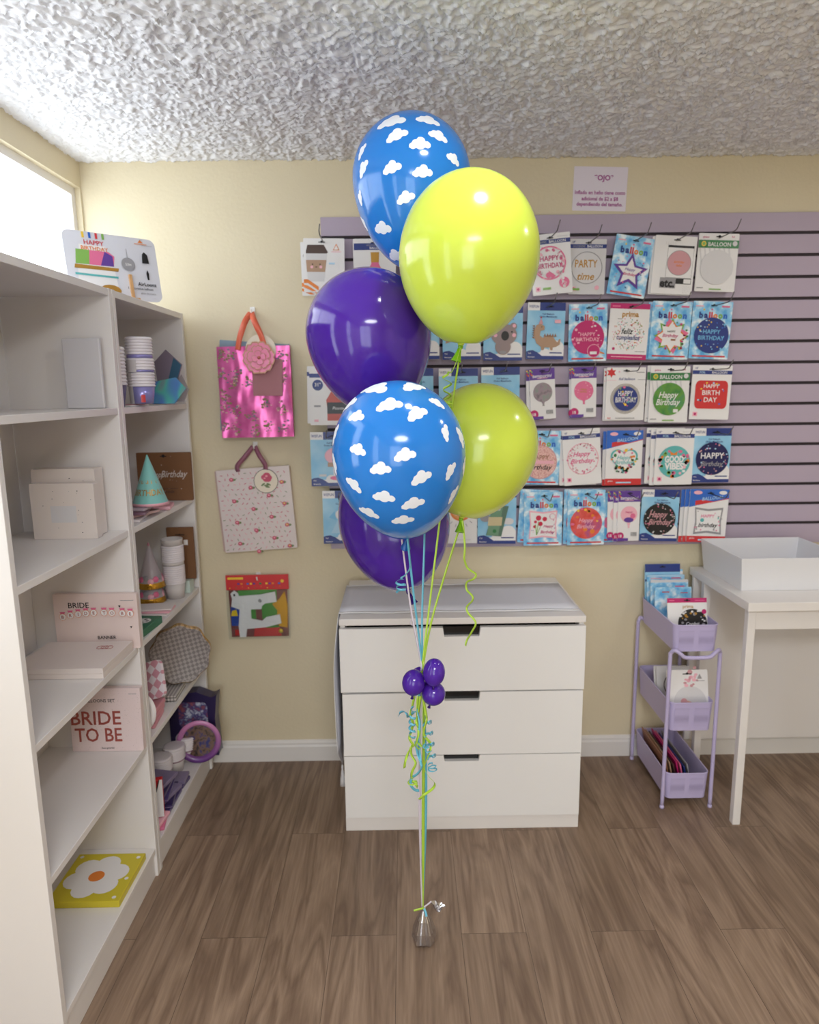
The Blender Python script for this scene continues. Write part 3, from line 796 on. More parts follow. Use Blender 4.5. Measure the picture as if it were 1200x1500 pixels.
green_foil = mottled('green_foil_print', (58, 128, 66), (96, 150, 62), (72, 140, 96), 16)
grey_foil = mottled('grey_pink_foil_print', (120, 112, 118), (158, 140, 150), (140, 150, 144), 40)
confetti = mottled('confetti_print', (222, 214, 208), (232, 228, 224), (200, 150, 140), 420)

class Pack:
    def __init__(s, w, h, base, t=.004):
        s.W, s.H, s.t = w, h, t; s.mb = MB(); s.L = 0
        s.mb.prism(rrect(-w/2, -h/2, w/2, h/2, min(w, h)*.02, 2), -t/2, t/2, base)
    def P(s, x, y): return ((x-.5)*s.W, (y-.5)*s.H)
    def z(s, l=None):
        s.L += 1; return s.t/2+.00018*s.L
    def rect(s, x0, y0, x1, y1, m): s.mb.flat([s.P(x0, y0), s.P(x1, y0), s.P(x1, y1), s.P(x0, y1)], s.z(), m); return s
    def poly(s, pts, m): s.mb.flat([s.P(*p) for p in pts], s.z(), m); return s
    def disc(s, x, y, r, m, ry=None, n=28, a0=0, a1=2*PI):
        c = s.P(x, y); s.mb.flat(circle(c[0], c[1], r*s.W, (ry or r)*s.W, n, a0, a1), s.z(), m); return s
    def star(s, x, y, R, r, m, n=5, rot=PI/2): c = s.P(x, y); s.mb.flat(star(c[0], c[1], R*s.W, r*s.W, n, rot), s.z(), m); return s
    def text(s, t, x, y, h, m, shear=0, maxw=.9, rot=0, bold=.014):
        c = s.P(x, y); s.mb.text(t, c[0], c[1], h*s.H, s.z(), m, None, shear, maxw*s.W, rot, bold); return s
    def ring(s, x, y, r, w, m, n=36):
        c = s.P(x, y); a = circle(c[0], c[1], r*s.W, None, n); b = circle(c[0], c[1], (r-w)*s.W, None, n); z = s.z()
        s.mb.add([(p[0], p[1], z) for p in a+b], [(k, (k+1) % n, n+(k+1) % n, n+k) for k in range(n)], m); return s
    def dots(s, x, y, r, k, size, mats, seed=1, rin=0):
        rd = random.Random(seed); z = s.z()
        for i in range(k):
            rr = math.sqrt(rin*rin+rd.random()*(r*r-rin*rin)); a = rd.random()*2*PI
            c = s.P(x, y); cx, cy = c[0]+rr*s.W*math.cos(a), c[1]+rr*s.W*math.sin(a); q = size*s.W*(.6+.8*rd.random())
            s.mb.flat(circle(cx, cy, q, q*(.6+.5*rd.random()), 6), z, rd.choice(mats))
        return s
    def slot(s, x=.5, y=.93, w=.16):
        s.rect(x-w/2, y-.012, x+w/2, y+.006, SLOT); s.disc(x, y+.004, .03, SLOT, n=10); return s
def skyp(p, brand='WEFUN'):
    p.rect(.32, .86, 1, 1, NAVY); p.rect(0, .86, .32, 1, W_); p.text(brand, .16, .93, .05, NAVY, maxw=.26)
    p.text('Foil Balloon', .55, .80, .032, NAVY, maxw=.42); p.text('Globo Metalizado', .55, .755, .032, NAVY, maxw=.55)
    for x, y, r in ((.98, .20, .2), (.75, .12, .16), (.5, .08, .14), (.9, .1, .2)): p.disc(min(x, 1-r*.98), max(y, r*p.W/p.H), r, W_)
    p.rect(.3, .06, 1, .12, W_)
    p.poly([(0, 0), (1, 0), (1, .06), (.42, .06), (.3, .12), (.17, .16), (.06, .15), (0, .13)], NAVY)
    p.text('Foil', .09, .105, .025, W_, maxw=.12); p.text('Metalizado', .14, .04, .022, W_, maxw=.22)
    p.rect(.62, .105, .95, .125, NAVY); p.slot(.6)
def ballp(p):
    x = .16
    for ch, m, w in (('b', NAVY, .12), ('a', NAVY, .115), ('l', RED, .05), ('l', RED, .05), ('o', ORANGE, .12), ('o', LGRN, .12), ('n', BLUE, .115)):
        p.text(ch, x+w/2, .765, .105, m, maxw=w*.96, bold=.05); x += w+.006
    p.disc(.28, .855, .022, YEL).disc(.48, .86, .022, PINK)
    p.rect(.06, .905, .26, .925, LPINK); p.rect(.72, .90, .92, .93, PINK)
    p.rect(.08, .035, .92, .06, RED); p.slot(.52)
def foilp(p, word='FOIL'):
    p.rect(0, .835, 1, .905, NAVY); p.text(word, .25, .87, .04, GREYP if word != 'FOIL' else LBLUE, maxw=.34, shear=.1); p.text('BALLOON', .68, .87, .045, W_, maxw=.5)
    p.text('18"', .10, .945, .035, NAVY, maxw=.12); p.rect(.68, .935, .95, .95, LGREY)
    p.rect(.08, .06, .2, .14, LPINK); p.disc(.14, .1, .035, MAG); p.slot()
def diagp(p):
    p.poly([(0, .66), (0, 1), (1, 1), (1, .83)], BLUE); p.poly([(.15, .695), (.15, .78), (.3, .80), (.62, .775), (1, .84), (1, .826), (.6, .76)], RED)
    p.text('BALLOON', .58, .84, .06, LBLUE, .25, .7, .13); p.disc(.2, .935, .11, LPINK, .05); p.disc(.84, .94, .1, W_, .05)
    p.rect(0, 0, 1, .115, RED); p.text('globo', .14, .075, .03, W_, maxw=.22); p.rect(.3, .03, .72, .055, LBLUE); p.slot(.52)
def hb(p, x, y, h, m, script=True, mw=.6, gap=1.5):
    a, b = ('Happy', 'Birthday') if script else ('HAPPY', 'BIRTHDAY')
    sh = .35 if script else 0
    p.text(a, x, y+h*gap/2, h, m, sh, mw*.8); p.text(b, x, y-h*gap/2, h, m, sh, mw)
def purplep(p, cm, face=None):
    p.rect(0, .78, 1, 1, PURP); p.text('temporini', .5, .86, .07, W_, .2, .8); p.rect(.3, .805, .7, .818, LPINK)
    for k, c in enumerate((YEL, LGRN, RED, ORANGE)): p.disc(.04+.05*(k % 2), .97-.03*k, .035, c, n=8)
    p.disc(.5, .53, .38, cm); p.poly([(.42, .36), (.58, .36), (.54, .30), (.56, .26), (.47, .26), (.48, .30)], cm)
    if face: face(p)
    p.disc(.13, .10, .17, MAG); p.text('18', .13, .1, .06, W_, maxw=.14); p.rect(0, 0, .5, .055, PURP)
    p.rect(.6, .09, .9, .18, LGREY); 
    for k in range(7): p.rect(.62+.038*k, .10, .635+.038*k, .175, K_)
    p.slot(.5, .955, .22)
NP = 0
PACKS = {}
def pack(key, c, size, rot, Y, base, label, draw, yaw=0, t=.004, group='foil balloon packets hung on the slatwall', name='balloon_packet', hook=True, tiltx=0, holex=.5):
    ctr = at(c[0], c[1], Y); k = mpp(ctr)
    w = size[0]*k
    h = (at(c[0], c[1]-size[1]/2, Y)-at(c[0], c[1]+size[1]/2, Y)).length
    p = Pack(w, h, base, t); draw(p)
    M = frame(ctr, rot=math.radians(rot)-ROLL*0) @ Matrix.Rotation(math.radians(yaw), 4, 'Y') @ Matrix.Rotation(math.radians(tiltx), 4, 'X')
    o = p.mb.build(name, M=M); tag(o, label, 'balloon packet', group); PACKS[key] = (o, ctr, w, h, M, holex)
    return o
def dup(key, dx, dy, dY, label, rot=0):
    o, ctr, w, h, M, hx = PACKS[key]; k = mpp(ctr)
    d = o.copy(); COL.objects.link(d); d.matrix_world = Matrix.Translation((dx*k, dY, -dy*k)) @ M @ Matrix.Rotation(math.radians(rot), 4, 'Z'); d['label'] = label
    return d

PY = 2.566
# row 1
def d_coffee(p):
    p.poly([(.10, .88), (.50, .88), (.60, .74), (.56, .72), (.06, .72), (.06, .76)], DBROWN); p.poly([(.06, .72), (.58, .72), (.50, .2), (.10, .2)], LGREY); p.poly([(.06, .60), (.56, .60), (.52, .38), (.08, .38)], TAN)
    p.disc(.20, .47, .035, LPINK).disc(.42, .47, .035, LPINK); p.disc(.22, .52, .018, DBROWN).disc(.40, .52, .018, DBROWN); p.disc(.31, .47, .025, DBROWN, .012)
    p.poly([(0, .24), (.1, .24), (.36, .1), (.36, .03), (.1, .17), (0, .17)], ORANGE); p.poly([(0, .14), (.1, .12), (.3, .02), (.2, .02), (0, .09)], ORANGE)
    p.poly([(.8, .90), (.88, .78), (.72, .78)], ORANGE).poly([(.8, .875), (.86, .79), (.74, .79)], W_); p.rect(.68, .745, .92, .755, LPINK); p.rect(.62, .52, .76, .55, LBLUE); p.slot(.45, .93)
pack('coffee', (475, 389), (60, 79), -1, PY, W_, 'white packet with a takeaway coffee cup picture, leftmost of the top row', d_coffee)
dup('coffee', -4, 4, .007, 'white packet edge showing behind the coffee cup packet', 1.5)
def d_champ(p):
    p.rect(.02, .80, 1, .92, NAVY); p.text('HOLOGRAPHIC', .5, .885, .03, GREYP, maxw=.7); p.text('BALLOON', .55, .835, .04, W_, maxw=.5)
    p.poly([(.42, .74), (.60, .74), (.60, .55), (.70, .40), (.72, .05), (.28, .05), (.30, .40), (.42, .55)], PINK); p.poly([(.41, .76), (.61, .76), (.60, .58), (.42, .58)], GOLD); p.disc(.5, .42, .05, W_); p.poly([(.34, .3), (.66, .3), (.66, .12), (.34, .12)], MAG); p.slot()
pack('champagne', (549, 391), (62, 82), 0, PY, W_, 'white packet with a pink champagne bottle, between the blue and purple balloons', d_champ)
pack('stripe', (616, 391), (60, 82), 0, PY+.004, LPINK, 'pink and white striped packet mostly hidden behind the higher lime balloon', lambda p: [p.rect(0, y, 1, y+.08, W_) for y in (.15, .38, .61)]+[p.rect(0, .84, 1, 1, MAG), p.slot()])
def d_hol(p):
    foilp(p, 'HOLOGRAPHIC'); p.ring(.46, .52, .41, .035, PINK); p.dots(.46, .52, .4, 60, .035, [PINK, W_, LPINK], 3, .28)
    p.text('HAPPY', .46, .60, .085, MAG, 0, .48); p.text('BIRTHDAY', .46, .48, .085, MAG, 0, .62); p.poly([(.42, .40), (.6, .3), (.5, .24)], PINK); p.disc(.42, .32, .07, PINK); p.disc(.80, .18, .13, PINK).dots(.8, .18, .11, 14, .03, [W_, LPINK], 5); p.rect(.26, .08, .46, .12, LGRN)
pack('hbpink', (807.5, 387), (58, 89), 4.5, PY-.004, W_, 'white packet with a pink round happy birthday balloon, top row beside the higher lime balloon', d_hol, yaw=-4)
def d_party(p):
    foilp(p, 'HOLOGRAPHIC'); p.disc(.48, .48, .43, LGREY); p.ring(.48, .48, .43, .02, GREYP); p.text('PARTY', .46, .56, .14, GOLD, 0, .62); p.text('time', .46, .33, .13, GOLD, .3, .55); p.disc(.78, .12, .06, LPINK); p.rect(.1, .07, .3, .11, LGRN); p.rect(.80, .70, .95, .72, LGREY)
pack('party', (860.5, 391), (53, 81), -1, PY+.004, LGREY, 'packet with a silver balloon reading party time', d_party)
def d_star(p):
    ballp(p); p.star(.5, .40, .48, .23, PURP); p.dots(.5, .4, .44, 30, .02, [PINK, LPINK, NAVY], 9, .16); p.star(.5, .405, .345, .165, W_); p.text('Happy', .5, .45, .05, PURP, .3, .3); p.text('Birthday', .5, .37, .05, MAG, .3, .34)
pack('star', (923.5, 390.5), (57, 88), -8.5, PY, cloud_print, 'sky print packet with a purple edged star balloon, hanging tilted', d_star, yaw=3)
def d_etc(p):
    p.rect(.32, .28, .95, .84, K_); p.rect(.325, .285, .945, .80, W_); p.disc(.62, .54, .29, ROSE); p.ring(.62, .54, .29, .012, GREYP); p.text('birthday', .62, .56, .04, ORANGE, .3, .46); p.text('babe', .62, .50, .04, ORANGE, .3, .24)
    p.rect(.20, .10, .58, .28, GREYP); p.text('etc.', .38, .19, .14, K_, 0, .36, bold=.04); p.rect(.58, .18, .95, .275, K_); p.rect(.77, .19, .94, .265, W_)
    z = p.z()
    for i in range(5):
        for j in range(4): p.mb.flat(circle(*p.P(.78+.04*i, .03+.035*j), .006*p.W, None, 6), z, GREYP); p.mb.flat(circle(*p.P(.26+.055*i, .86+.025*(j % 2)), .006*p.W, None, 6), z, GREYP)
    p.slot(.52)
pack('etc', (987, 388.5), (61, 85), -3.5, PY-.003, W_, 'white packet with a dusty pink round balloon in a black frame', d_etc)
dup('etc', -3, 1, .007, 'white packet edge behind the dusty pink balloon packet', .6)
def d_green(p, c=green_foil, t=True):
    for k in range(9): p.poly([(max(0, -.02+.12*k-.10), .84), (.02+.12*k-.10 if k else .0, .84), (min(.06+.12*k, 1), .30), (min(.02+.12*k, 1), .30)], LGREY) if 0 < k < 8 else None
    p.rect(0, .75, 1, .885, GRN); p.disc(.13, .82, .06, YEL); p.disc(.13, .82, .04, LGRN); p.text('BALLOON', .52, .815, .07, W_, 0, .56); p.disc(.9, .83, .06, LGREY); p.text('globos', .17, .935, .03, MAG, 0, .2); p.text('foil', .84, .945, .03, MAG, 0, .16)
    p.disc(.5, .42, .41, c)
    if t: p.text('Happy', .48, .50, .11, W_, .3, .5); p.text('Birthday', .48, .37, .11, W_, .3, .62); p.rect(.62, .18, .74, .24, W_)
    p.rect(.04, .055, .2, .07, GREYP); p.rect(.35, .03, .65, .05, LGRN); p.slot(.5, .945)
pack('greenstripe', (1050, 385), (59, 85), -2, PY+.002, W_, 'white striped packet with green band and grey balloon, top row at the right', lambda p: d_green(p, LGREY, False))
# row 2
def d_gir(p): skyp(p); p.disc(.3, .4, .05, TAN).poly([(.2, .30), (.32, .42), (.36, .40), (.24, .26)], TAN).poly([(.16, .42), (.3, .40), (.3, .37), (.16, .38)], DBROWN)
def d_kid(p): skyp(p); p.disc(.5, .5, .2, LPINK); p.disc(.5, .3, .15, PINK)
pack('sky_a', (616, 486), (55, 81), 0, PY, sky_print, 'blue sky packet peeking out between the purple and higher lime balloons', d_kid)
def d_twig(p): skyp(p); p.poly([(.10, .42), (.2, .44), (.22, .40), (.12, .37)], BROWN); p.poly([(.08, .33), (.24, .36), (.24, .33), (.08, .29)], TAN); p.disc(.55, .5, .2, TAN)
pack('sky_b', (676.5, 486), (56, 82), 0, PY, sky_print, 'blue sky packet behind the bottom tip of the higher lime balloon', d_twig)
def d_koala(p):
    skyp(p); m = ink('print_koala', (150, 132, 132))
    p.disc(.28, .62, .09, m).disc(.76, .62, .09, m).disc(.78, .63, .045, LPINK); p.disc(.5, .25, .2, m, .2); p.disc(.52, .47, .33, m, .27); p.disc(.55, .45, .10, K_, .12); p.disc(.35, .52, .022, K_).disc(.72, .52, .022, K_); p.disc(.3, .46, .05, LPINK).disc(.78, .46, .05, LPINK); p.disc(.5, .15, .09, GREYP, .04)
pack('koala', (737, 488), (57, 81), -.5, PY, sky_print, 'blue sky packet with a grey koala balloon', d_koala)
def d_dino(p):
    skyp(p); m = TAN; 
    p.poly([(.18, .50), (.24, .60), (.36, .63), (.46, .58), (.46, .52), (.36, .50), (.34, .42), (.42, .38), (.56, .43), (.68, .42), (.76, .34), (.82, .30), (.86, .36), (.90, .36), (.88, .26), (.78, .22), (.70, .21), (.70, .16), (.64, .16), (.62, .21), (.48, .21), (.46, .16), (.40, .16), (.38, .22), (.26, .28), (.20, .38)], m)
    p.poly([(.30, .62), (.42, .62), (.36, .73)], ROSE); p.disc(.36, .735, .02, RED); p.disc(.5, .26, .13, TAN, .06)
    for k in range(6): p.poly([(.19+.01*k*0, .36+.04*k), (.13, .39+.04*k), (.2, .40+.04*k)], BROWN)
    for k in range(5): p.poly([(.44+.07*k, .40), (.475+.07*k, .46), (.51+.07*k, .40)], BROWN)
    p.disc(.38, .57, .012, K_); p.rect(.72, .64, .88, .70, LPINK)
pack('dino', (799.5, 485), (55, 83), -1.5, PY, sky_print, 'blue sky packet with a brown dinosaur balloon', d_dino)
def d_mag(p):
    ballp(p); p.disc(.5, .42, .43, MAG); p.dots(.5, .42, .40, 22, .03, [LPINK, W_, PINK], 4, .22); p.text('HAPPY', .5, .475, .065, LPINK, 0, .46); p.text('BIRTHDAY', .5, .385, .065, LPINK, 0, .62); p.disc(.66, .18, .17, MAG); p.ring(.66, .18, .17, .014, LPINK); p.rect(.56, .12, .74, .17, W_); p.poly([(.82, .17), (.94, .14), (.94, .12), (.82, .14)], ORANGE)
pack('magenta', (861, 487.5), (56, 84), .5, PY, cloud_print, 'sky print packet with a magenta round happy birthday balloon', d_mag)
def d_prima(p):
    p.rect(0, .905, 1, 1, MAG); p.rect(0, 0, 1, .095, MAG); p.rect(.05, .935, .25, .96, PINK); p.text('prima', .52, .815, .095, GOLD, 0, .52, bold=.03); p.rect(.2, .72, .32, .73, GREYP)
    p.dots(.5, .46, .40, 190, .013, [PINK, ORANGE, TEAL, LGRN, LPINK, GOLD], 12, .18); p.text('feliz', .47, .51, .10, K_, .3, .3); p.text('cumpleaños', .5, .40, .085, NAVY, .25, .58); p.disc(.15, .19, .035, MAG); p.rect(.7, .145, .95, .155, GREYP); p.rect(.1, .04, .9, .055, LPINK); p.slot(.55, .945)
pack('feliz', (920.5, 486), (58, 82), -2.5, PY, W_, 'white packet with magenta header and a multicoloured confetti balloon', d_prima)
def d_burst(p):
    ballp(p); p.star(.53, .40, .44, .27, LGRN, 8); p.star(.53, .40, .44, .27, PINK, 4, PI/2+.2); p.star(.53, .40, .38, .25, ORANGE, 4); p.star(.53, .40, .36, .24, W_, 8); p.dots(.53, .40, .40, 26, .03, [GRN, MAG, YEL, PINK], 8, .29); p.text('HAPPY', .52, .48, .035, K_, 0, .24); p.text('Birthday', .5, .41, .06, MAG, .3, .40); p.rect(.52, .32, .64, .35, BROWN)
pack('burst', (982, 484), (58, 84), -2.5, PY, cloud_print, 'sky print packet with a green and pink starburst balloon', d_burst)
dup('burst', -4, 1, .008, 'sky print packet edge behind the starburst balloon packet', .8)
def d_navy1(p):
    ballp(p); p.disc(.52, .41, .44, NAVY); p.dots(.52, .41, .42, 30, .022, [SKYB, LBLUE, BLUE, YEL], 14, .2); p.text('HAPPY', .52, .48, .075, SKYB, 0, .5); p.text('BIRTHDAY', .52, .37, .075, SKYB, 0, .66)
pack('navyround', (1041, 484), (58, 84), -2.5, PY, cloud_print, 'sky print packet with a navy round happy birthday balloon, second row right edge', d_navy1)
# row 3
def d_sauce(p):
    p.rect(.0, .83, 1, .90, NAVY); p.text('BALLOON', .6, .865, .04, W_, 0, .5); p.disc(.2, .70, .13, NAVY); p.text('31"', .2, .71, .06, W_, 0, .15)
    p.poly([(.42, .08), (.42, .30), (.40, .44), (.50, .56), (.56, .62), (.56, .70), (.84, .70), (.84, .62), (.92, .54), (.96, .44), (.96, .08)], mat('print_sauce', (196, 92, 84), .35)); p.rect(.42, .20, .96, .40, K_); p.text('Picante', .69, .30, .05, LGREY, .2, .36); p.rect(.52, .66, .86, .80, K_); p.rect(.1, .32, .26, .35, GREYP); p.rect(.1, .06, .2, .1, LPINK)
pack('sauce', (484, 581), (60, 84), -.5, PY, W_, 'white packet with a red sauce bottle, at the left end of the slatwall', d_sauce)
dup('sauce', -4, -2, .007, 'white packet edge behind the sauce bottle packet', -1)
pack('sky_c', (608, 580), (54, 80), 0, PY, sky_print, 'blue sky packet beside the upper purple balloon, third row', d_gir)
def d_cow(p): skyp(p); p.disc(.28, .33, .2, K_); p.disc(.5, .36, .24, W_); p.disc(.3, .36, .07, W_)
pack('sky_d', (671.5, 580), (57, 80), 0, PY, sky_print, 'blue sky packet behind the curled lime ribbon tail', d_cow)
def d_rab(p): skyp(p); p.poly([(.72, .36), (.9, .50), (.9, .34)], LPINK); p.disc(.6, .25, .2, LPINK)
pack('sky_e', (733, 579), (56, 82), 0, PY, sky_print, 'blue sky packet above the lower lime balloon', d_rab)
pack('purp_grey', (795, 577), (37, 74), 3.2, PY, W_, 'narrow purple header packet with a grey pink balloon, beside the lower lime balloon', lambda p: purplep(p, grey_foil), yaw=2)
dup('purp_grey', -5, 1, .008, 'white packet edge behind the grey pink narrow packet', -1)
pack('purp_pink', (855, 574.5), (37, 73), 1, PY, W_, 'narrow purple header packet with a bright pink balloon, third row', lambda p: purplep(p, PINK, lambda q: (q.text('Happy', .5, .56, .035, GOLD, .2, .4), q.text('Birthday', .5, .51, .03, GOLD, .2, .45), q.dots(.5, .53, .34, 14, .02, [LPINK], 3, .2))))
dup('purp_pink', -2, 1, .008, 'white packet edge behind the bright pink narrow packet', .6)
def d_foilb(p):
    p.star(.12, .90, .13, .07, RED, 6); p.text('foil balloon', .52, .785, .05, NAVY, .3, .56); p.rect(.0, .755, .25, .762, LPINK); p.rect(.8, .765, 1, .775, GREYP); p.rect(.76, .90, .96, .915, GREYP); p.disc(.32, .92, .02, LPINK)
    p.disc(.5, .41, .385, GREYP); p.ring(.5, .41, .385, .05, SILV); p.disc(.51, .41, .31, NAVY); p.text('HAPPY', .5, .51, .10, W_, 0, .38); p.text('BIRTHDAY', .52, .39, .10, W_, 0, .54); p.dots(.52, .45, .26, 16, .028, [YEL, PINK, TEAL, LGRN], 5); p.rect(.26, .03, .76, .045, GREYP); p.text('foil', .1, .04, .035, RED, 0, .14); p.slot(.5, .94)
pack('foilnavy', (916, 577), (57, 77), -.6, PY, W_, 'white packet with a red star and a silver rimmed navy balloon', d_foilb)
dup('foilnavy', -3, 1, .007, 'white packet edge behind the silver rimmed navy balloon packet', .5)
pack('green', (980, 578), (57.5, 82), -.6, PY-.002, W_, 'white packet with a green band and a green happy birthday balloon', d_green)
dup('green', -4, -1, .008, 'white striped packet edge behind the green happy birthday packet', -.5)
def d_redsq(p):
    foilp(p); q = [(a, b) for a, b in rrect(.1, .2, .92, .72, .1, 4)]; p.poly(q, RED); p.text('HAPPY', .5, .62, .07, W_, 0, .55); p.text('BIRTH', .5, .50, .09, W_, 0, .6); p.text('DAY', .5, .37, .09, W_, 0, .4); p.dots(.5, .46, .36, 12, .025, [BLUE, YEL, LBLUE], 7, .28)
pack('redsquare', (1041, 575), (58, 79), -1.5, PY, W_, 'white packet with a red rounded square birthday balloon, third row right edge', d_redsq)
# row 4
def d_stand(p): skyp(p); p.disc(.6, .56, .25, LPINK, .2); p.rect(.42, .36, .78, .44, TAN); p.poly([(.55, .36), (.65, .36), (.64, .16), (.56, .16)], W_); p.disc(.6, .15, .13, PINK, .05); p.rect(.2, .18, .38, .22, LGREY)
pack('cakestand', (485, 672.5), (59, 79), 0, PY, sky_print, 'blue sky packet with a pink cake stand balloon, left of the front cloud balloon', d_stand)
def d_seq(p):
    ballp(p); p.disc(.5, .42, .43, pink_seq); p.ring(.5, .42, .43, .02, ROSE); p.text('HAPPY', .5, .51, .08, BROWN, 0, .46); p.text('birthday', .52, .33, .09, K_, .3, .6); p.rect(.14, .39, .86, .45, LPINK)
pack('sequin', (791, 670.5), (58, 79), -1.5, PY, cloud_print, 'sky print packet with a pink sequin balloon, beside the lower lime balloon', d_seq)
def d_pinkhb(p):
    foilp(p); p.ring(.52, .47, .42, .02, LPINK); p.dots(.52, .47, .42, 70, .02, [PINK, LPINK, ROSE], 6, .3); hb(p, .5, .50, .085, PINK, True, .62)
pack('pinkscript', (852.5, 669.5), (55, 81), 4, PY-.003, W_, 'white packet with pink script happy birthday balloon, fourth row', d_pinkhb)
dup('pinkscript', -5, 1, .008, 'white packet edge behind the pink script packet', -3)
def heart(cx, cy, s, asp):
    P = []
    for k in range(40):
        t = 2*PI*k/40; x = 16*math.sin(t)**3; y = 13*math.cos(t)-5*math.cos(2*t)-2*math.cos(3*t)-math.cos(4*t)
        P.append((cx+x/34*s, cy+(y+2)/34*s*asp))
    return P
def d_heart(p):
    diagp(p); a = p.W/p.H; p.poly(heart(.5, .44, .80, a), TEAL); p.poly(heart(.5, .44, .70, a), W_); p.dots(.5, .46, .36, 46, .035, [TEAL, GRN, PINK, ORANGE, K_, YEL], 15, .2); p.text('Happy', .5, .51, .07, TEAL, .3, .4); p.text('Birthday', .5, .42, .07, TEAL, .3, .52)
pack('heart', (914, 670.5), (53, 79.5), -.3, PY, W_, 'blue and red edged packet with a flowered heart balloon', d_heart)
dup('heart', -4, 1, .008, 'packet edge behind the heart balloon packet', .8)
def d_vibes(p):
    foilp(p); p.disc(.5, .41, .42, TEAL); p.dots(.5, .41, .38, 30, .045, [ORANGE, LGRN, LPINK, PINK, W_], 21, .28); p.poly([(.38, .60), (.48, .56), (.58, .60), (.56, .53), (.40, .53)], ORANGE); p.text('GOOD', .5, .46, .115, W_, 0, .5, bold=.05); p.text('VIBES', .5, .335, .115, W_, 0, .5, bold=.05)
pack('vibes', (987.5, 669), (56, 81.5), -.5, PY-.002, W_, 'white packet with a teal good vibes balloon', d_vibes)
dup('vibes', -6, 1, .008, 'white packet edge directly behind the good vibes packet', .8); dup('vibes', -12, -1, .016, 'packet edge farthest back behind the good vibes packet', 0)
def d_navy2(p): skyp(p); p.disc(.52, .44, .44, mat('print_midnight', (26, 30, 84), .3)); p.dots(.52, .44, .42, 30, .02, [PINK, LBLUE, ROSE], 17, .25); p.text('HAPPY', .52, .50, .11, W_, 0, .62); p.text('Birthday', .52, .35, .09, GREYP, .3, .6)
pack('midnight', (1042, 667), (55, 79), -.5, PY, sky_print, 'blue sky packet with a midnight blue balloon, fourth row right edge', d_navy2)
# row 5
def d_uni(p): skyp(p); p.poly([(.2, .2), (.5, .62), (.8, .2)], LBLUE); p.disc(.45, .55, .13, W_); p.disc(.62, .42, .1, TAN); p.disc(.7, .28, .09, BROWN); p.poly([(.15, .5), (.35, .45), (.3, .62)], SKYB)
pack('bluegoat', (502, 757.5), (57, 77), 0, PY, sky_print, 'blue sky packet left of the lowest purple balloon', d_uni)
def d_lion(p):
    p.disc(.5, .62, .33, ORANGE); p.disc(.5, .62, .27, mat('print_lion', (222, 160, 92), .35)); p.disc(.36, .56, .05, LPINK).disc(.66, .56, .05, LPINK); p.disc(.38, .63, .015, K_).disc(.64, .63, .015, K_); z = p.z()
    for k in range(9):
        a = PI+PI*k/8; c = p.P(.5, .58); p.mb.flat([(c[0]+.37*p.W*math.cos(a), c[1]+.37*p.W*math.sin(a)), (c[0]+.47*p.W*math.cos(a)+.0006, c[1]+.47*p.W*math.sin(a)), (c[0]+.47*p.W*math.cos(a+.04)+.0006, c[1]+.47*p.W*math.sin(a+.04)), (c[0]+.37*p.W*math.cos(a+.04), c[1]+.37*p.W*math.sin(a+.04))], z, GREYP)
    p.rect(.3, .06, .8, .075, LGREY); p.slot()
pack('lion', (675, 757), (48, 78), 0, PY, W_, 'white packet with an orange lion face, under the lower lime balloon', d_lion)
def d_money(p):
    skyp(p); p.disc(.2, .48, .14, GREYP, .1); p.disc(.8, .42, .14, LGREY, .09); p.poly([(.42, .72), (.80, .70), (.62, .14), (.22, .16)], mat('print_money_dark', (86, 116, 98), .35)); p.poly([(.36, .74), (.66, .74), (.54, .16), (.24, .16)], DGREEN); p.poly([(.42, .70), (.6, .70), (.58, .62), (.42, .62)], LGREY); p.poly([(.28, .50), (.64, .50), (.62, .34), (.26, .34)], mat('print_money_band', (206, 190, 150), .35)); p.disc(.44, .24, .05, GRN)
pack('money', (728, 757), (56, 79), -.6, PY, sky_print, 'blue sky packet with a winged roll of banknotes', d_money)
def d_bouq(p):
    ballp(p); p.poly([(.13, .13), (.16, .40), (.13, .66), (.5, .63), (.87, .66), (.84, .40), (.87, .13), (.5, .16)], LPINK); p.poly([(.16, .16), (.19, .40), (.16, .63), (.5, .60), (.84, .63), (.81, .40), (.84, .16), (.5, .19)], W_)
    for x, y, r in ((.38, .52, .07), (.54, .50, .06), (.30, .45, .04), (.43, .41, .06), (.28, .36, .04)): p.disc(x, y, r, mat('print_rosered', (196, 40, 72), .35))
    for x, y in ((.38, .46), (.43, .36), (.30, .40)): p.poly([(x-.008, y), (x+.008, y), (.34, .2), (.32, .2)], LGRN)
    p.text('Happy', .64, .37, .05, MAG, .3, .3); p.text('Birthday', .62, .26, .055, MAG, .3, .38); p.ring(.74, .55, .08, .01, PINK); p.dots(.5, .4, .36, 20, .012, [PINK, PURP, LPINK], 3, .26)
pack('bouquet', (795.5, 760), (56, 78), 0, PY-.003, cloud_print, 'sky print packet with a square balloon of red flowers', d_bouq)
dup('bouquet', -7, -3, .009, 'packet edge behind the red flower balloon packet', -3)
def d_ombre(p): ballp(p); p.disc(.5, .40, .43, ombre); p.dots(.5, .44, .38, 12, .05, [ORANGE, YEL, PINK], 31, .22); hb(p, .5, .40, .075, LPINK, True, .5)
pack('ombre', (858.5, 758), (54.5, 80), .3, PY-.002, cloud_print, 'sky print packet with a red and purple tie-dyed balloon', d_ombre)
dup('ombre', -5, -1, .008, 'sky print packet edge behind the tie-dyed balloon packet', -.4)
pack('purp_front', (921, 755.5), (32, 73), 0, PY-.006, W_, 'narrow purple header packet with a pale pink balloon, bottom row', lambda p: purplep(p, LPINK, lambda q: (q.disc(.5, .42, .22, PURP, .12), q.disc(.68, .5, .12, PINK), q.text('Happy', .5, .58, .04, MAG, .3, .4))))
dup('purp_front', -6, 1, .005, 'narrow purple packet second in the bottom row stack', 1.5)
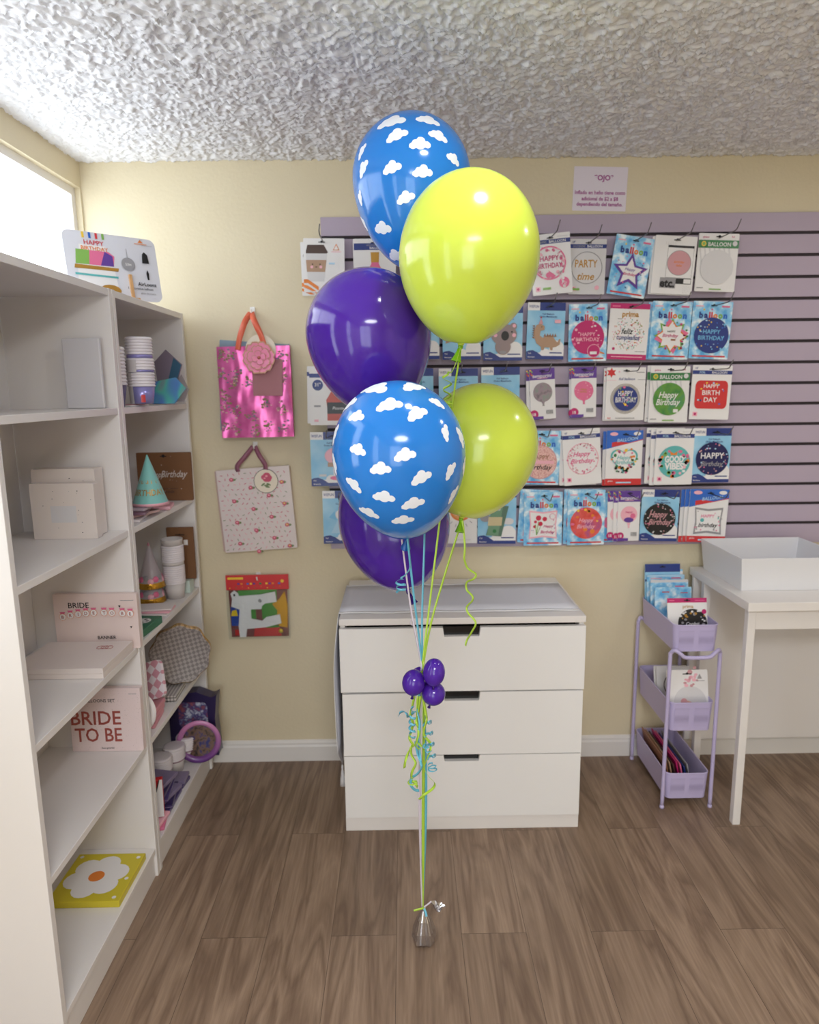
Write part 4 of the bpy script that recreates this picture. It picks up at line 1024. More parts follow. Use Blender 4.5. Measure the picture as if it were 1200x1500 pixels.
dup('purp_front', -14, 0, .011, 'narrow purple packet at the back of the bottom row stack', 1)
pack('sliver', (893, 758), (22, 72), 0, PY+.012, cloud_print, 'narrow sky print packet edge beside the stacked purple packets', lambda p: (p.disc(.5, .4, .42, PINK), p.text('b', .5, .8, .08, NAVY), p.rect(.1, .03, .9, .06, RED)))
def d_blackhb(p):
    skyp(p); p.disc(.5, .43, .43, K_); p.dots(.5, .43, .42, 40, .018, [W_, ROSE, PINK], 23, .28); p.text('Happy', .46, .53, .12, ROSE, .35, .5); p.text('Birthday', .52, .38, .11, ROSE, .35, .62)
pack('black', (966, 755), (55, 75), -1.5, PY, sky_print, 'blue sky packet with a black round happy birthday balloon', d_blackhb)
def d_pillow(p):
    diagp(p); p.poly([(.16, .15), (.19, .40), (.15, .66), (.5, .63), (.88, .66), (.85, .4), (.88, .15), (.5, .18)], GREYP); p.poly([(.20, .19), (.22, .40), (.19, .62), (.5, .59), (.84, .62), (.81, .4), (.84, .19), (.5, .22)], W_); p.dots(.5, .4, .38, 22, .018, [TEAL, PINK, GREYP], 3, .26); p.text('HAPPY', .5, .50, .06, PINK, 0, .46); p.disc(.36, .42, .05, TEAL); p.text('birthday', .52, .33, .08, K_, .3, .5)
pack('pillow', (1036.5, 755.5), (57, 77), -2, PY, W_, 'blue and red edged packet with a square grey framed balloon, bottom row right', d_pillow)
dup('pillow', -5, 0, .008, 'pale packet edge behind the square balloon packet', 1); dup('pillow', -10, 1, .016, 'pale packet edge farthest back behind the square balloon packet', 1)

# peg hooks
steel = mat('hook_steel', (120, 116, 118), .3, metal=.85)
def hook_mesh():
    m = MB(); m.tube([(0, 0, 0), (0, -.15, .0), (0, -.166, .003), (0, -.176, .012), (.004, -.184, .03)], .0019, steel, 8)
    return m
hm = hook_mesh()
hk0 = None
def peg(x, z, label):
    global hk0
    if hk0 is None:
        r = thing('peg_hook', label, 'hook', (x, SY, z), group='steel peg hooks on the slatwall')
        q = MB(); q.box((-.014, -.0022, -.010), (.014, -.0004, .012), alu); q.build('back_plate', r, bevel=.0004)
        hook_mesh().build('prong', r); hk0 = r
    else:
        r = copy_tree(hk0); r.location = (x, SY, z); r['label'] = label
    return r
HOOKN = {'coffee': 'coffee cup', 'champagne': 'champagne bottle', 'hbpink': 'pink round balloon', 'party': 'party time', 'star': 'tilted star balloon', 'etc': 'dusty pink balloon', 'greenstripe': 'green band and grey balloon',
 'koala': 'koala', 'dino': 'dinosaur', 'magenta': 'magenta balloon', 'feliz': 'confetti balloon', 'burst': 'starburst balloon', 'navyround': 'navy round balloon',
 'sky_d': 'half hidden blue sky', 'sky_e': 'blue sky', 'purp_grey': 'grey pink narrow', 'purp_pink': 'bright pink narrow', 'foilnavy': 'silver rimmed balloon', 'green': 'green birthday balloon', 'redsquare': 'red square balloon',
 'sauce': 'sauce bottle', 'cakestand': 'cake stand', 'sequin': 'pink sequin balloon', 'pinkscript': 'pink script', 'heart': 'heart balloon', 'vibes': 'good vibes', 'midnight': 'midnight blue balloon',
 'bluegoat': 'lower left blue sky', 'money': 'banknote roll', 'bouquet': 'red flower balloon', 'ombre': 'tie-dyed balloon', 'purp_front': 'pale pink narrow', 'black': 'black balloon', 'pillow': 'square grey framed balloon'}
for key, nm in HOOKN.items():
    o, ctr, w, h, M, hx = PACKS[key]
    tp = M @ Vector(((hx-.5)*w, h*.44, 0))
    z = min(NSL, key=lambda q: abs(q-.010-tp.z))
    peg(tp.x, tp.z-.004, 'steel peg hook holding the %s packet' % nm)

# paper notice above the slatwall
paper = mat('lilac_white_paper', (226, 218, 230), .6); ptxt = mat('magenta_type', (160, 60, 140), .6)
c = at(879.5, 276.5, WALL_Y-.004); k = mpp(c)
p = Pack(79*k, 61*k, paper, .0012)
p.text('*OJO*', .56, .755, .12, ptxt, 0, .38, bold=.03)
for t, y, mw in (('Inflado en helio tiene costo', .42, .94), ('adicional de $2 a $8', .28, .68), ('dependiendo del tamaño.', .155, .86)): p.text(t, .505, y, .085, ptxt, 0, mw, bold=.022)
o = p.mb.build('paper_notice', M=frame((c.x, WALL_Y-.0012, c.z), rot=math.radians(-1.6))); tag(o, 'small paper notice with magenta type taped to the wall above the packets', 'notice')
# ---------------------------------------------------------------- gift bags on the wall
hook_white = mat('white_plastic_hook', (236, 234, 232), .3)
def wall_hook(x, y, label):
    p = at(x, y, WALL_Y-.004)
    r = thing('adhesive_hook', label, 'hook', (p.x, WALL_Y, p.z), group='white adhesive hooks on the wall')
    q = MB(); q.box((-.009, -.005, -.013), (.009, -.0005, .013), hook_white); q.build('base', r, bevel=.002)
    q = MB(); q.tube(spline([(0, -.0055, -.004), (0, -.016, -.012), (0, -.030, -.010), (0, -.034, .002)], 5), .0026, hook_white, 8); q.build('hook_arm', r)
    return p
def crumple(name, rgb, dark, rough, metal):
    m = mat(name, rgb, rough, metal); return m
pink_foil = mat('pink_foil', (240, 118, 188), .3, metal=.45)
bump(pink_foil, ntex(pink_foil, coords(pink_foil, (16, 5, 8)), 1, 1, .3, .4), .35, .05)
N_, L_, b_ = nodes(pink_foil)
L_.new(ramp(pink_foil, ntex(pink_foil, coords(pink_foil), 30, 2), [(.3, (232, 100, 174)), (.7, (244, 128, 194))]), b_.inputs['Base Color'])
bag_edge = mat('pink_bag_side', (170, 50, 110), .35, metal=.5)
P1 = wall_hook(370, 455, 'white adhesive hook holding the pink foil gift bag')
Yb = WALL_Y-.045
A = at(320.5, 508, Yb); B = at(430, 641, Yb); k = mpp(A)
bw = 107*k; bh = (at(375, 508, Yb)-at(378, 641, Yb)).length
M = frame(at(375, 574.5, Yb), rot=math.radians(.4))
root = thing('gift_bag', 'shiny pink foil gift bag with rose prints and an orange ribbon handle', 'gift bag', M=M, group='gift bags hung on the wall')
m = MB(); 
nx_, ny_ = 30, 36; V = []; fc = []
def bz(u, v): return .006+.007*abs(math.sin(u*PI))**.6*(1-.2*v)+.003*noise.noise(Vector((u*4, v*3, 1)))+.002*noise.noise(Vector((u*11, v*7, 4)))
for j in range(ny_+1):
    for i in range(nx_+1):
        u, v = i/nx_, j/ny_; V.append(((u-.5)*bw, (v-.5)*bh, bz(u, v)))
for j in range(ny_):
    for i in range(nx_): a = j*(nx_+1)+i; fc.append((a, a+1, a+nx_+2, a+nx_+1))
m.add(V, fc, pink_foil, smooth=True); m.box((-bw/2, -bh/2, -.012), (bw/2, bh/2, .005), bag_edge)
olive = mat('olive_rose_print', (150, 132, 92), .5); mauve = mat('mauve_rose_print', (176, 112, 140), .5); pale = mat('pale_rose_print', (232, 176, 182), .5); bluish = mat('grey_leaf_print', (132, 124, 150), .5)
rd = random.Random(4)
for (fx, fy) in ((.07,.92),(.2,.9),(.24,.70),(.05,.70),(.08,.48),(.22,.60),(.42,.62),(.05,.36),(.22,.30),(.44,.25),(.06,.14),(.22,.1),(.63,.38),(.85,.32),(.66,.12),(.88,.10),(.88,.88),(.9,.66),(.46,.08)):
    for q in range(24):
        x = (fx-.5)*bw+rd.gauss(0, .009); y = (fy-.5)*bh+rd.gauss(0, .012); s_ = rd.uniform(.002, .0056)
        if abs(x) > bw/2-.004 or abs(y) > bh/2-.004: continue
        m.flat(circle(x, y, s_, s_*rd.uniform(.5, 1), 7), bz(x/bw+.5, y/bh+.5)+.0009+.0002*q, rd.choice([olive, olive, mauve, pale, bluish]))
m.build('bag_body', root)
orange_rib = mat('coral_ribbon', (226, 106, 78), .4, coat=.2)
hp = M.inverted() @ Vector((P1.x, WALL_Y-.026, P1.z-.004))
for sx in (-.20, .16):
    q = MB(); e = (sx*bw, bh*(.46 if sx < 0 else .50), .018)
    q.ribbon(spline([tuple(hp+Vector((sx*.006, -.006, .002))), (hp.x+(e[0]-hp.x)*.35, hp.y+(e[1]-hp.y)*.3, .018), (hp.x+(e[0]-hp.x)*.8, hp.y+(e[1]-hp.y)*.7, .02), e], 8), .021, orange_rib, .0012, up=(0, 0, 1), twist=lambda s: .35*math.sin(s*6)); o = q.build('ribbon_handle', root); o['label'] = 'coral ribbon handle'
cream_card = mat('cream_card', (232, 222, 204), .6); q = MB(); cxx, cyy = .11*bw, bh*.455
q.prism(circle(cxx, cyy, .055, n=36), .0145, .016, cream_card); o = q.build('gift_tag', root); o['label'] = 'cream round gift tag'
env = mat('dusty_pink_envelope', (176, 120, 128), .55); q = MB()
q.prism([(-.02*bw, -.04*bh), (.38*bw, -.045*bh), (.40*bw, .35*bh), (-.02*bw, .35*bh)], .019, .0215, env); q.flat([(-.02*bw, .35*bh), (.40*bw, .35*bh), (.18*bw, .20*bh)], .0218, mat('dusty_pink_flap', (166, 112, 120), .55)); o = q.build('envelope', root); o['label'] = 'small dusty pink envelope'
fl_p = mat('pink_paper_flower', (250, 158, 192), .55); fl_e = mat('cream_petal_edge', (214, 166, 140), .55); fl_c = mat('flower_heart', (190, 120, 100), .6)
q = MB(); fx, fy = .10*bw, bh*.37
for rr, n_, z0, a0 in ((.062, 6, .023, 0), (.046, 5, .029, .5), (.027, 4, .035, .2)):
    for i in range(n_):
        a = a0+2*PI*i/n_; T_ = Matrix.Translation((fx, fy, z0)) @ Matrix.Rotation(a, 4, 'Z') @ Matrix.Rotation(-.35, 4, 'Y')
        q.prism([(x*rr, y*rr) for x, y in [(0, -.12), (.45, -.42), (.85, -.42), (1.0, -.16), (.93, 0), (1.02, .16), (.85, .42), (.45, .42), (0, .12)]], 0, .0012, fl_e, T_)
        q.prism([(x*rr*.9+.0016, y*rr*.86) for x, y in [(0, -.12), (.45, -.42), (.85, -.42), (1.0, -.16), (.93, 0), (1.02, .16), (.85, .42), (.45, .42), (0, .12)]], .0012, .0018, fl_p, T_)
q.lathe([(.006, 0), (.005, .003), (0, .0045)], fl_c, 12, Matrix.Translation((fx, fy, .042)))
o = q.build('paper_flower', root); o['label'] = 'pink paper flower with cream petal edges'
# blue bag behind
bl = mat('grey_blue_bag', (140, 160, 178), .5)
q = MB(); Mb = frame(at(373, 568, WALL_Y-.0062), rot=math.radians(.2)); kk = k*1.01
q.box((-55*kk, -66*kk, -.006), (54*kk, 66*kk, .005), bl, None); 
q2 = MB(); q2.prism([(-54*kk, -62*kk), (54*kk, -56*kk), (54*kk, 63*kk), (53*kk, 62*kk), (-47*kk, 70*kk), (-50*kk, 40*kk)], -.006, .004, bl)
tag(q2.build('gift_bag', M=Mb, bevel=.001), 'grey blue gift bag edge showing behind the pink foil bag', 'gift bag', 'gift bags hung on the wall')

# floral bag
P2 = wall_hook(374, 652, 'white adhesive hook holding the floral gift bag')
Yb = WALL_Y-.030
c = at(377, 746, Yb); k = mpp(c); bw = 106.5*k; bh = 122*k*1.0
M = frame(c, rot=math.radians(3.6))
floral = mat('floral_bag_paper', (220, 208, 206), .4, coat=.2)
root = thing('gift_bag', 'white gift bag with small rose print and mauve ribbon handles', 'gift bag', M=M, group='gift bags hung on the wall')
m = MB(); m.box((-bw/2, -bh/2, -.008), (bw/2, bh/2, .008), floral)
rose = mat('rose_print', (200, 84, 112), .5); rosel = mat('rose_print_light', (232, 160, 172), .5); leaf = mat('leaf_print', (120, 138, 96), .5); goldp = mat('gold_print', (214, 178, 110), .3, metal=.5)
rd = random.Random(11); z = .0083
for j in range(16):
    for i in range(12):
        x = (-.46+.92*(i+.5*(j % 2))/12)*bw+rd.uniform(-.003, .003); y = (-.47+.94*j/15.5)*bh+rd.uniform(-.003, .003)
        if abs(x) > .47*bw: continue
        a = rd.uniform(0, PI); m.flat([(x+.006*math.cos(a+t)*(1 if kq % 2 else .5), y+.006*math.sin(a+t)*(1 if kq % 2 else .5)) for kq, t in enumerate((0, .6, PI, PI+.6))], z, rd.choice([rose, rosel, rose, leaf]))
for i, fx in enumerate((.2, .45, .68, .88)):
    for j in range(4):
        x = (fx-.5)*bw+j*.0015; y = (.38-.26*j-(.13 if i % 2 else 0)+.02*i)*bh
        m.flat(circle(x+.008, y-.001, .009, .005, 8), z+.0002, leaf); m.flat(circle(x, y, .0082, .0078, 12), z+.0004, rose); m.flat(circle(x, y+.001, .004, .0035, 9), z+.0006, goldp if i == 3 else rosel)
m.build('bag_body', root, bevel=.001)
mauve_rib = mat('mauve_ribbon', (140, 84, 104), .35, coat=.2)
hp = M.inverted() @ Vector((P2.x, WALL_Y-.026, P2.z-.006))
for sx in (-.19, .18):
    q = MB(); e = (sx*bw, bh*.47, .0102)
    q.ribbon(spline([tuple(hp+Vector((sx*.02, .003, 0))), (hp.x*.5+e[0]*.55, hp.y*.62+e[1]*.38, .012), (e[0]*1.02, hp.y*.25+e[1]*.75, .0125), e], 8), .017, mauve_rib, .0012, up=(0, 0, 1), twist=lambda s: .25*math.sin(s*5)); q.build('ribbon_handle', root)['label'] = 'mauve ribbon handle'
q = MB(); tx, ty = .17*bw, .335*bh
q.prism(circle(tx, ty, .046, n=40), .0095, .0108, mat('green_grey_tag_rim', (120, 116, 108), .5)); q.prism(circle(tx, ty, .0435, n=40), .0108, .0114, cream_card)
for dx, dy, r in ((.004, .016, .011), (-.004, .012, .009), (.010, .010, .009), (.002, .006, .010), (.008, .004, .008)): q.flat(circle(tx+dx*1.25, ty+dy*1.25, r*1.3, r*1.1, 14), .0116+.0001*r*1e3*.01, rose)
for dx, dy, r in ((.003, .015, .004), (-.003, .009, .003)): q.flat(circle(tx+dx*1.25, ty+dy*1.25, r*1.3, r*.9, 10), .0120, rosel)
for dx, dy, a in ((-.012, -.012, .6), (.000, -.016, 0), (.009, -.013, -.5), (.004, -.022, -.2)): q.flat([(tx+dx+.009*math.cos(t)*math.cos(a)-.0035*math.sin(t)*math.sin(a), ty+dy+.009*math.cos(t)*math.sin(a)+.0035*math.sin(t)*math.cos(a)) for t in [2*PI*i/12 for i in range(12)]], .0118, leaf)
q.build('gift_tag', root)['label'] = 'round cream gift tag with a rose print'
q = MB(); q.box((-bw/2-.006, -bh/2+.003, -.006), (bw/2+.004, bh/2-.002, .006), mat('pink_beige_bag', (206, 176, 168), .5)); tag(q.build('gift_bag', M=frame(at(376.5, 746, WALL_Y-.0062), rot=math.radians(3.2)), bevel=.001), 'pale pink gift bag edge showing behind the floral bag', 'gift bag', 'gift bags hung on the wall')

# party packet with red header
P3 = wall_hook(378.5, 843, 'white adhesive hook holding the red header party packet')
Yb = WALL_Y-.024
c = at(379, 888.5, Yb); k = mpp(c); bw = 91*k; bh = 96*k; M = frame(c, rot=math.radians(.3))
root = thing('party_packet', 'clear bag of silver and coloured foil pieces under a red header card', 'party packet', M=M)
def sheet(m, pts, z, mt, thick=.0016): m.prism([((x-.5)*bw, (y-.5)*bh) for x, y in pts], z-thick, z, mt)
m = MB(); m.box((-bw/2, bh*.27, -.003), (bw/2, bh/2, .003), RED)
def T3(t, x, y, h, mt, mw): m.text(t, (x-.5)*bw, (y-.5)*bh, h*bh, .0034, mt, None, 0, mw*bw)
for i in range(14):
    x_ = (-.30+.05*i)*bw
    if i in (2, 6, 8, 12): continue
    m.flat(rrect(x_-.0045, .352*bh, x_+.0045, .380*bh, .0015, 2), .0035, (PURP, ORANGE, GRN, BLUE, YEL)[i % 5])
m.flat(rrect(-.47*bw, .435*bh, -.22*bw, .47*bh, .002, 2), .0035, YEL)
m.flat(star(.40*bw, .40*bh, .008, .0055, 12), .0036, YEL)
for i in range(9): m.flat(circle((-.44+.1*i)*bw, (.30+.01*(i % 3))*bh, .0022, None, 8), .0034, (YEL, GRN, ORANGE)[i % 3])
m.build('header_card', root)['label'] = 'red header card'
silver_f = mat('silver_white_foil', (242, 241, 244), .3, metal=.05, coat=.4); bump(silver_f, ntex(silver_f, coords(silver_f), 60, 3), .6, .004)
gold_f = mat('gold_foil', (226, 170, 30), .25, metal=.6); green_f = mat('green_foil', (70, 150, 60), .3, metal=.3); red_f = mat('red_foil', (206, 40, 46), .3, metal=.2); blue_f = mat('blue_foil', (40, 80, 180), .3, metal=.2); yel_f = mat('yellow_foil', (240, 206, 40), .3)
m = MB(); sheet(m, [(.04, .02), (.96, .02), (.97, .76), (.03, .76)], -.001, mat('bag_backing', (120, 60, 60), .5))
sheet(m, [(.18, .60), (.6, .60), (.6, .77), (.18, .76)], .002, green_f); sheet(m, [(.55, .3), (.80, .3), (.80, .77), (.55, .77)], .001, green_f); sheet(m, [(.2, .25), (.45, .25), (.45, .5), (.2, .5)], .001, green_f)
sheet(m, [(.05, .2), (.2, .2), (.2, .5), (.05, .5)], .001, blue_f); sheet(m, [(.05, .36), (.16, .36), (.14, .46), (.07, .44)], .003, yel_f); sheet(m, [(.4, .03), (.85, .03), (.82, .18), (.42, .18)], .003, red_f); sheet(m, [(.1, .05), (.22, .05), (.2, .14), (.1, .14)], .003, red_f)
sheet(m, [(.76, .2), (.95, .16), (.97, .5), (.93, .74), (.84, .62), (.72, .54), (.8, .44)], .004, gold_f); m.lathe([(.0, 0), (.008, 0), (.009, .003), (0, .007)], yel_f, 14, Matrix.Translation((.34*bw, -.39*bh, .002))); sheet(m, [(.6, .16), (.82, .17), (.8, .24), (.62, .22)], .004, green_f)
m.build('foil_pieces', root)
m = MB()
P_ = [(.07, .52), (.09, .64), (.07, .72), (.13, .77), (.19, .72), (.2, .68), (.55, .70), (.78, .74), (.80, .58), (.62, .56), (.56, .52), (.55, .47), (.38, .47), (.38, .32), (.55, .28), (.62, .34), (.84, .38), (.86, .24), (.6, .18), (.3, .16), (.28, .03), (.18, .03), (.17, .2), (.2, .47), (.12, .50)]
m.prism([((x-.5)*bw, (y-.5)*bh) for x, y in P_], .004, .010, silver_f); m.flat(circle(-.37*bw, .2*bh, .004, .005, 10), .0103, K_); m.flat([(.0, .10*bh), (.03*bw, .14*bh), (.07*bw, .10*bh), (.04*bw, .07*bh)], .0103, GREYP)
m.build('silver_shape', root, bevel=.0012)['label'] = 'silver foil shape'
clearp = thin_clear('clear_plastic_film', .06, .12)
m = MB(); m.box((-bw/2, -bh/2, .0115), (bw/2, bh*.275, .0118), clearp); m.build('clear_film', root)

# ---------------------------------------------------------------- things on the bookcases
def cups(m, r0, r1, h, n, z0, wall_m, rim_m, step=.0085):
    """a nested run of n cups: one body and the rims above it"""
    pr = [(0, z0), (r0, z0), (r1, z0+h)]
    m.lathe(pr[:3], wall_m, 32)
    z = z0+h
    prof = []
    for i in range(n):
        prof += [(r1, z), (r1+.0022, z+.001), (r1+.0024, z+.003), (r1+.0008, z+.0045), (r1-.0006, z+step-.0005)]
        z += step
    prof.append((r1-.004, z)); m.lathe(prof, rim_m, 32)
    return z
lav = mat('lavender_holographic_cup', (150, 146, 204), .22, metal=.4); rimw = mat('white_cup_rim', (226, 220, 224), .35)
def base_at(x, y, Y, z): p = at(x, y, Y); return Vector((p.x, Y, z))
z1 = LEV[4]; z2 = LEV[3]; z3 = LEV[2]; z4 = LEV[1]; z5 = LEV[0]
# level 1
p = base_at(209, 580, 2.12, z1+.0085)
root = thing('cup_pack', 'wrapped stack of lavender paper cups with white rims on the top shelf', 'paper cups', tuple(p))
m = MB(); z = cups(m, .030, .0375, .050, 5, 0, lav, rimw); m.build('cup_run', root)
m = MB(); z = cups(m, .0375, .0385, .006, 4, z+.0005, lav, rimw); m.build('cup_run', root)
m = MB(); z = cups(m, .0365, .037, .010, 6, z+.0005, lav, rimw); m.build('cup_run', root)
m = MB(); lab_m = mat('label_grey_white', (196, 190, 190), .5)
for z0_, z1_, a0, a1, mm, rr in ((.0, .09, -2.75, -1.95, lab_m, .0405), (.092, .128, -2.9, -1.5, lab_m, .0415), (.004, .026, -1.35, -1.0, RED, .0350)):
    N_ = 10; V = []
    for i in range(N_+1):
        a = a0+(a1-a0)*i/N_; rb = rr if mm is not RED else .0345
        V += [(rb*math.cos(a)*(.86 if z0_ == 0 and mm is lab_m else 1), rb*math.sin(a)*(.86 if z0_ == 0 and mm is lab_m else 1), z0_), (rr*math.cos(a), rr*math.sin(a), z1_)]
    m.add(V, [(2*i, 2*i+2, 2*i+3, 2*i+1) for i in range(N_)], mm)
m.build('wrapper_label', root)
p = base_at(166, 590, 2.02, z1+.0005)
root = thing('cup_pack', 'tall stack of white rimmed paper cups half hidden by the bookcase side', 'paper cups', tuple(p))
m = MB(); z = cups(m, .030, .040, .062, 11, 0, mat('dark_violet_cup', (92, 84, 120), .4), rimw, .0098); m.build('cup_run', root)
plate_w = mat('white_paper_plate', (224, 218, 216), .5)
root = None
m = MB(); m.prism(rrect(-.075, -.06, .075, .06, .02), 0, .004, plate_w); m.prism(rrect(-.07, -.055, .07, .055, .02), .004, .0055, mat('pink_print_napkin', (206, 140, 150), .5))
p = base_at(213, 595, 2.13, z1+.0005); o = m.build('napkin_packet', loc=(SH_X-.085, 2.15, z1+.0005)); tag(o, 'flat white and pink packet lying under the lavender cups', 'napkin packet')
irid = mat('iridescent_film', (120, 140, 170), .22, metal=.35)
N_, L_, b_ = nodes(irid)
L_.new(ramp(irid, ntex(irid, coords(irid, (9, 9, 14)), 1.0, 1, .4, .8), [(.30, (160, 150, 164)), (.43, (104, 208, 196)), (.52, (104, 152, 226)), (.62, (150, 142, 206)), (.78, (182, 170, 178))]), b_.inputs['Base Color'])
tealf = mat('dark_teal_film', (66, 104, 130), .25, metal=.2); greyf = mat('plum_grey_film', (134, 122, 138), .3, metal=.2)
c = at(246, 546, 2.36); k = mpp(c)
m = MB(); m.prism([(-19*k, -16*k), (4*k, -28*k), (20*k, 10*k), (-1*k, 34*k), (-20*k, 18*k)], 0, .006, greyf); m.flat([(-2*k, -8*k), (4*k, -27*k), (19*k, 9*k), (9*k, 21*k)], .0064, tealf)
root = thing('party_packet', 'dark teal and plum film packet leaning on the top shelf beside the cups', 'party packet', M=frame(c+Vector((0, .02, 0)), rot=.1) @ Matrix.Rotation(-.12, 4, 'X')); m.build('packet', root)
m = MB(); c2 = at(248, 573, 2.34); m.prism([(-22*k, -20*k), (10*k, -20*k), (27*k, 2*k), (12*k, 18*k), (-18*k, 12*k)], 0, .008, irid)
o = m.build('party_packet', M=frame(Vector((c2.x, 2.33, z1+20*k+.002)), rot=0) @ Matrix.Rotation(-.2, 4, 'X'), bevel=.001); tag(o, 'iridescent blue green film packet leaning on the top shelf', 'party packet')
m = MB(); m.prism([(-26*k, 0), (4*k, 0), (12*k, 18*k), (2*k, 40*k)], 0, .004, mat('grey_film', (170, 160, 162), .25)); tag(m.build('party_packet', M=frame(Vector((c2.x+.02, 2.40, z1+.009)), rot=0) @ Matrix.Rotation(-.05, 4, 'X')), 'pale grey film packet at the back of the top shelf', 'party packet')
# level 2
kraft = mat('kraft_card', (120, 82, 52), .7); bump(kraft, ntex(kraft, coords(kraft), 300, 3), .15, .001)
silver_ink = mat('silver_ink', (214, 206, 200), .3, metal=.2)
c = at(240.5, 696, 2.46); k = mpp(c); h = 71*k; w_ = 79*k
p = Pack(w_, h, kraft, .012); p.slot(.5, .925, .12); p.text('Happy', .36, .55, .12, silver_ink, .4, .26); p.text('Birthday', .68, .56, .14, silver_ink, .4, .5); p.rect(.42, .25, .74, .258, DBROWN); p.text('BANNER', .56, .185, .045, DBROWN, 0, .3); p.dots(.5, .5, .45, 16, .006, [silver_ink], 4)
o = p.mb.build('banner_box', M=frame(Vector((c.x, 2.47, z2+h/2+.001))), bevel=.0008); tag(o, 'brown kraft banner box with silver script standing at the back of its shelf', 'banner box')
tealcone = mat('mint_party_hat', (128, 190, 184), .3, coat=.2)
def party_hat(x, ytip, ybase, wpx, Y, zb, label, m_, tipm, extra=None):
    c = at(x, ybase, Y); k = mpp(c); h = (ybase-ytip)*k*1.0; r = wpx/2*k
    rt = thing('party_hat', label, 'party hat', (c.x, Y, zb), group='paper party hats')
    q = MB(); q.lathe([(.0004, h-.006), (r-.0013, .0003), (r, 0), (r*.985, .001), (.0018, h), (0, h+.0015)], m_, 40); q.build('cone', rt)
    if extra: extra(rt, r, h)
    return rt, r, h
def cone_text(rt, r, h, t, zc, hh, mt, span, a_c=-PI/2):
    vs, fs, (x0, y0, x1, y1) = text_mesh(t, 0); V = []
    for v in vs:
        u = (v.x-x0)/(x1-x0)-.5; z = zc+(v.y-.36)/.72*hh; rr = r*(1-z/h)+.0006; a = a_c+u*span
        V.append((rr*math.cos(a), rr*math.sin(a), z))
    q = MB(); q.add(V, fs, mt); q.build('lettering', rt)['label'] = 'gold lettering'
def ex1(rt, r, h):
    cone_text(rt, r, h, 'HAPPY', h*.50, h*.12, GOLD, 2.1, -1.3); cone_text(rt, r, h, 'BIRTHDAY', h*.27, h*.12, GOLD, 2.5, -1.3)
    q = MB(); q.lathe([(r*1.003, .0), (r*1.02, -.0005), (r*.99, .008)], LPINK, 40, cap=False); q.build('rim_band', rt)
hatz = z2+.038
party_hat(221, 669, 741, 52, 2.16, hatz, 'mint green cone hat with gold birthday lettering on stacked napkins', tealcone, None, ex1)
nap = [('plum_napkin', (112, 76, 96)), ('grey_mauve_napkin', (176, 160, 170)), ('blush_napkin', (214, 178, 176)), ('white_napkin', (222, 214, 214))]
NL = ['lowest napkin packet under the mint party hat, white', 'second napkin packet under the mint party hat, blush', 'third napkin packet under the mint party hat, plum', 'topmost napkin packet under the mint party hat, grey mauve']
for i, (cn, ix) in enumerate(((3, 0), (2, 1), (0, 2), (1, 3))):
    m = MB(); m.box((-.075, -.075, 0), (.075, .075, .0085), mat(nap[cn][0], nap[cn][1], .4, coat=.3))
    o = m.build('napkin_packet', bevel=.002); o.location = (SH_X-.095+.004*i, 2.105+.02*(i % 2)+.01*i, z2+.0005+.0092*i); o.rotation_euler = (0, 0, (.15, -.3, .2, .0)[i]); tag(o, NL[i], 'napkin packet', 'napkin packets under the mint hat')
m = MB(); m.box((-.07, -.05, 0), (.07, .05, .012), LPINK); o = m.build('napkin_packet', bevel=.002); o.location = (SH_X-.07, 2.30, z2+.0005); o.rotation_euler = (0, 0, .2); tag(o, 'pale pink flat packet between the mint hat and the kraft box', 'napkin packet')
m = MB(); m.lathe([(0, 0), (.05, 0), (.07, .006), (.08, .008), (.08, .010), (.068, .009), (0, .003)], mat('patterned_plate', (196, 150, 160), .4), 36); o = m.build('paper_plate', M=Matrix.Translation((-.965, 2.035, z2+.082)) @ Matrix.Rotation(1.45, 4, 'X') @ Matrix.Rotation(0, 4, 'Y')); tag(o, 'pink patterned round plate standing behind the mint hat, mostly hidden', 'paper plate')
# level 3
hatg = mat('grey_party_hat', (170, 160, 164), .35, coat=.2); goldfoil = mat('gold_foil_band', (200, 152, 56), .22, metal=.8)
bump(goldfoil, ntex(goldfoil, coords(goldfoil), 90, 2), .8, .004)
def ex2(rt, r, h):
    q = MB(); q.lathe([(r*1.004, -.001), (r*1.012, .0), (r*.90, h*.12)], goldfoil, 40, mod=lambda a: 1+.004*math.sin(13*a), cap=False); q.build('gold_band', rt)
    q = MB(); q.lathe([(r*.125, h*.88), (.0028, h+.001), (0, h+.003)], ink('print_rose_tip', (196, 130, 150)), 20); q.build('pink_tip', rt)
    q = MB(); zz = h*.2
    for i in range(8):
        a = -2.6+i*.45; z_ = h*(.16+.04*(i % 3)); rr = r*(1-z_/h)
        q.lathe([(0, .001), (.010, .0012), (.011, 0), (0, -.001)], (LPINK, PINK, GREYP)[i % 3], 10, Matrix.Translation((rr*math.cos(a), rr*math.sin(a), z_)) @ Matrix.Rotation(a, 4, 'Z') @ Matrix.Rotation(PI/2-.25, 4, 'Y'))
    q.build('flower_print', rt)
party_hat(222, 810, 874, 41, 2.37, z3+.003, 'lower grey party hat with gold foil band, another hat stacked on it', hatg, None, ex2)
party_hat(221.5, 788, 852, 40, 2.37, z3+.058, 'upper grey party hat with pink tip and gold foil band', hatg, None, ex2)
p = base_at(257, 866, 2.42, z3+.0005); k = mpp(p)
root = thing('cup_pack', 'tall tower of white paper cups beside the grey party hats', 'paper cups', tuple(p))
m = MB(); wc = mat('white_paper_cup', (206, 200, 198), .5); rr = 15*k
z = cups(m, rr*.82, rr*.98, .055, 9, 0, wc, rimw, .0075); m.build('cup_run', root)
m = MB(); z = cups(m, rr, rr*1.0, .012, 8, z+.0005, wc, rimw, .0075); m.build('cup_run', root)
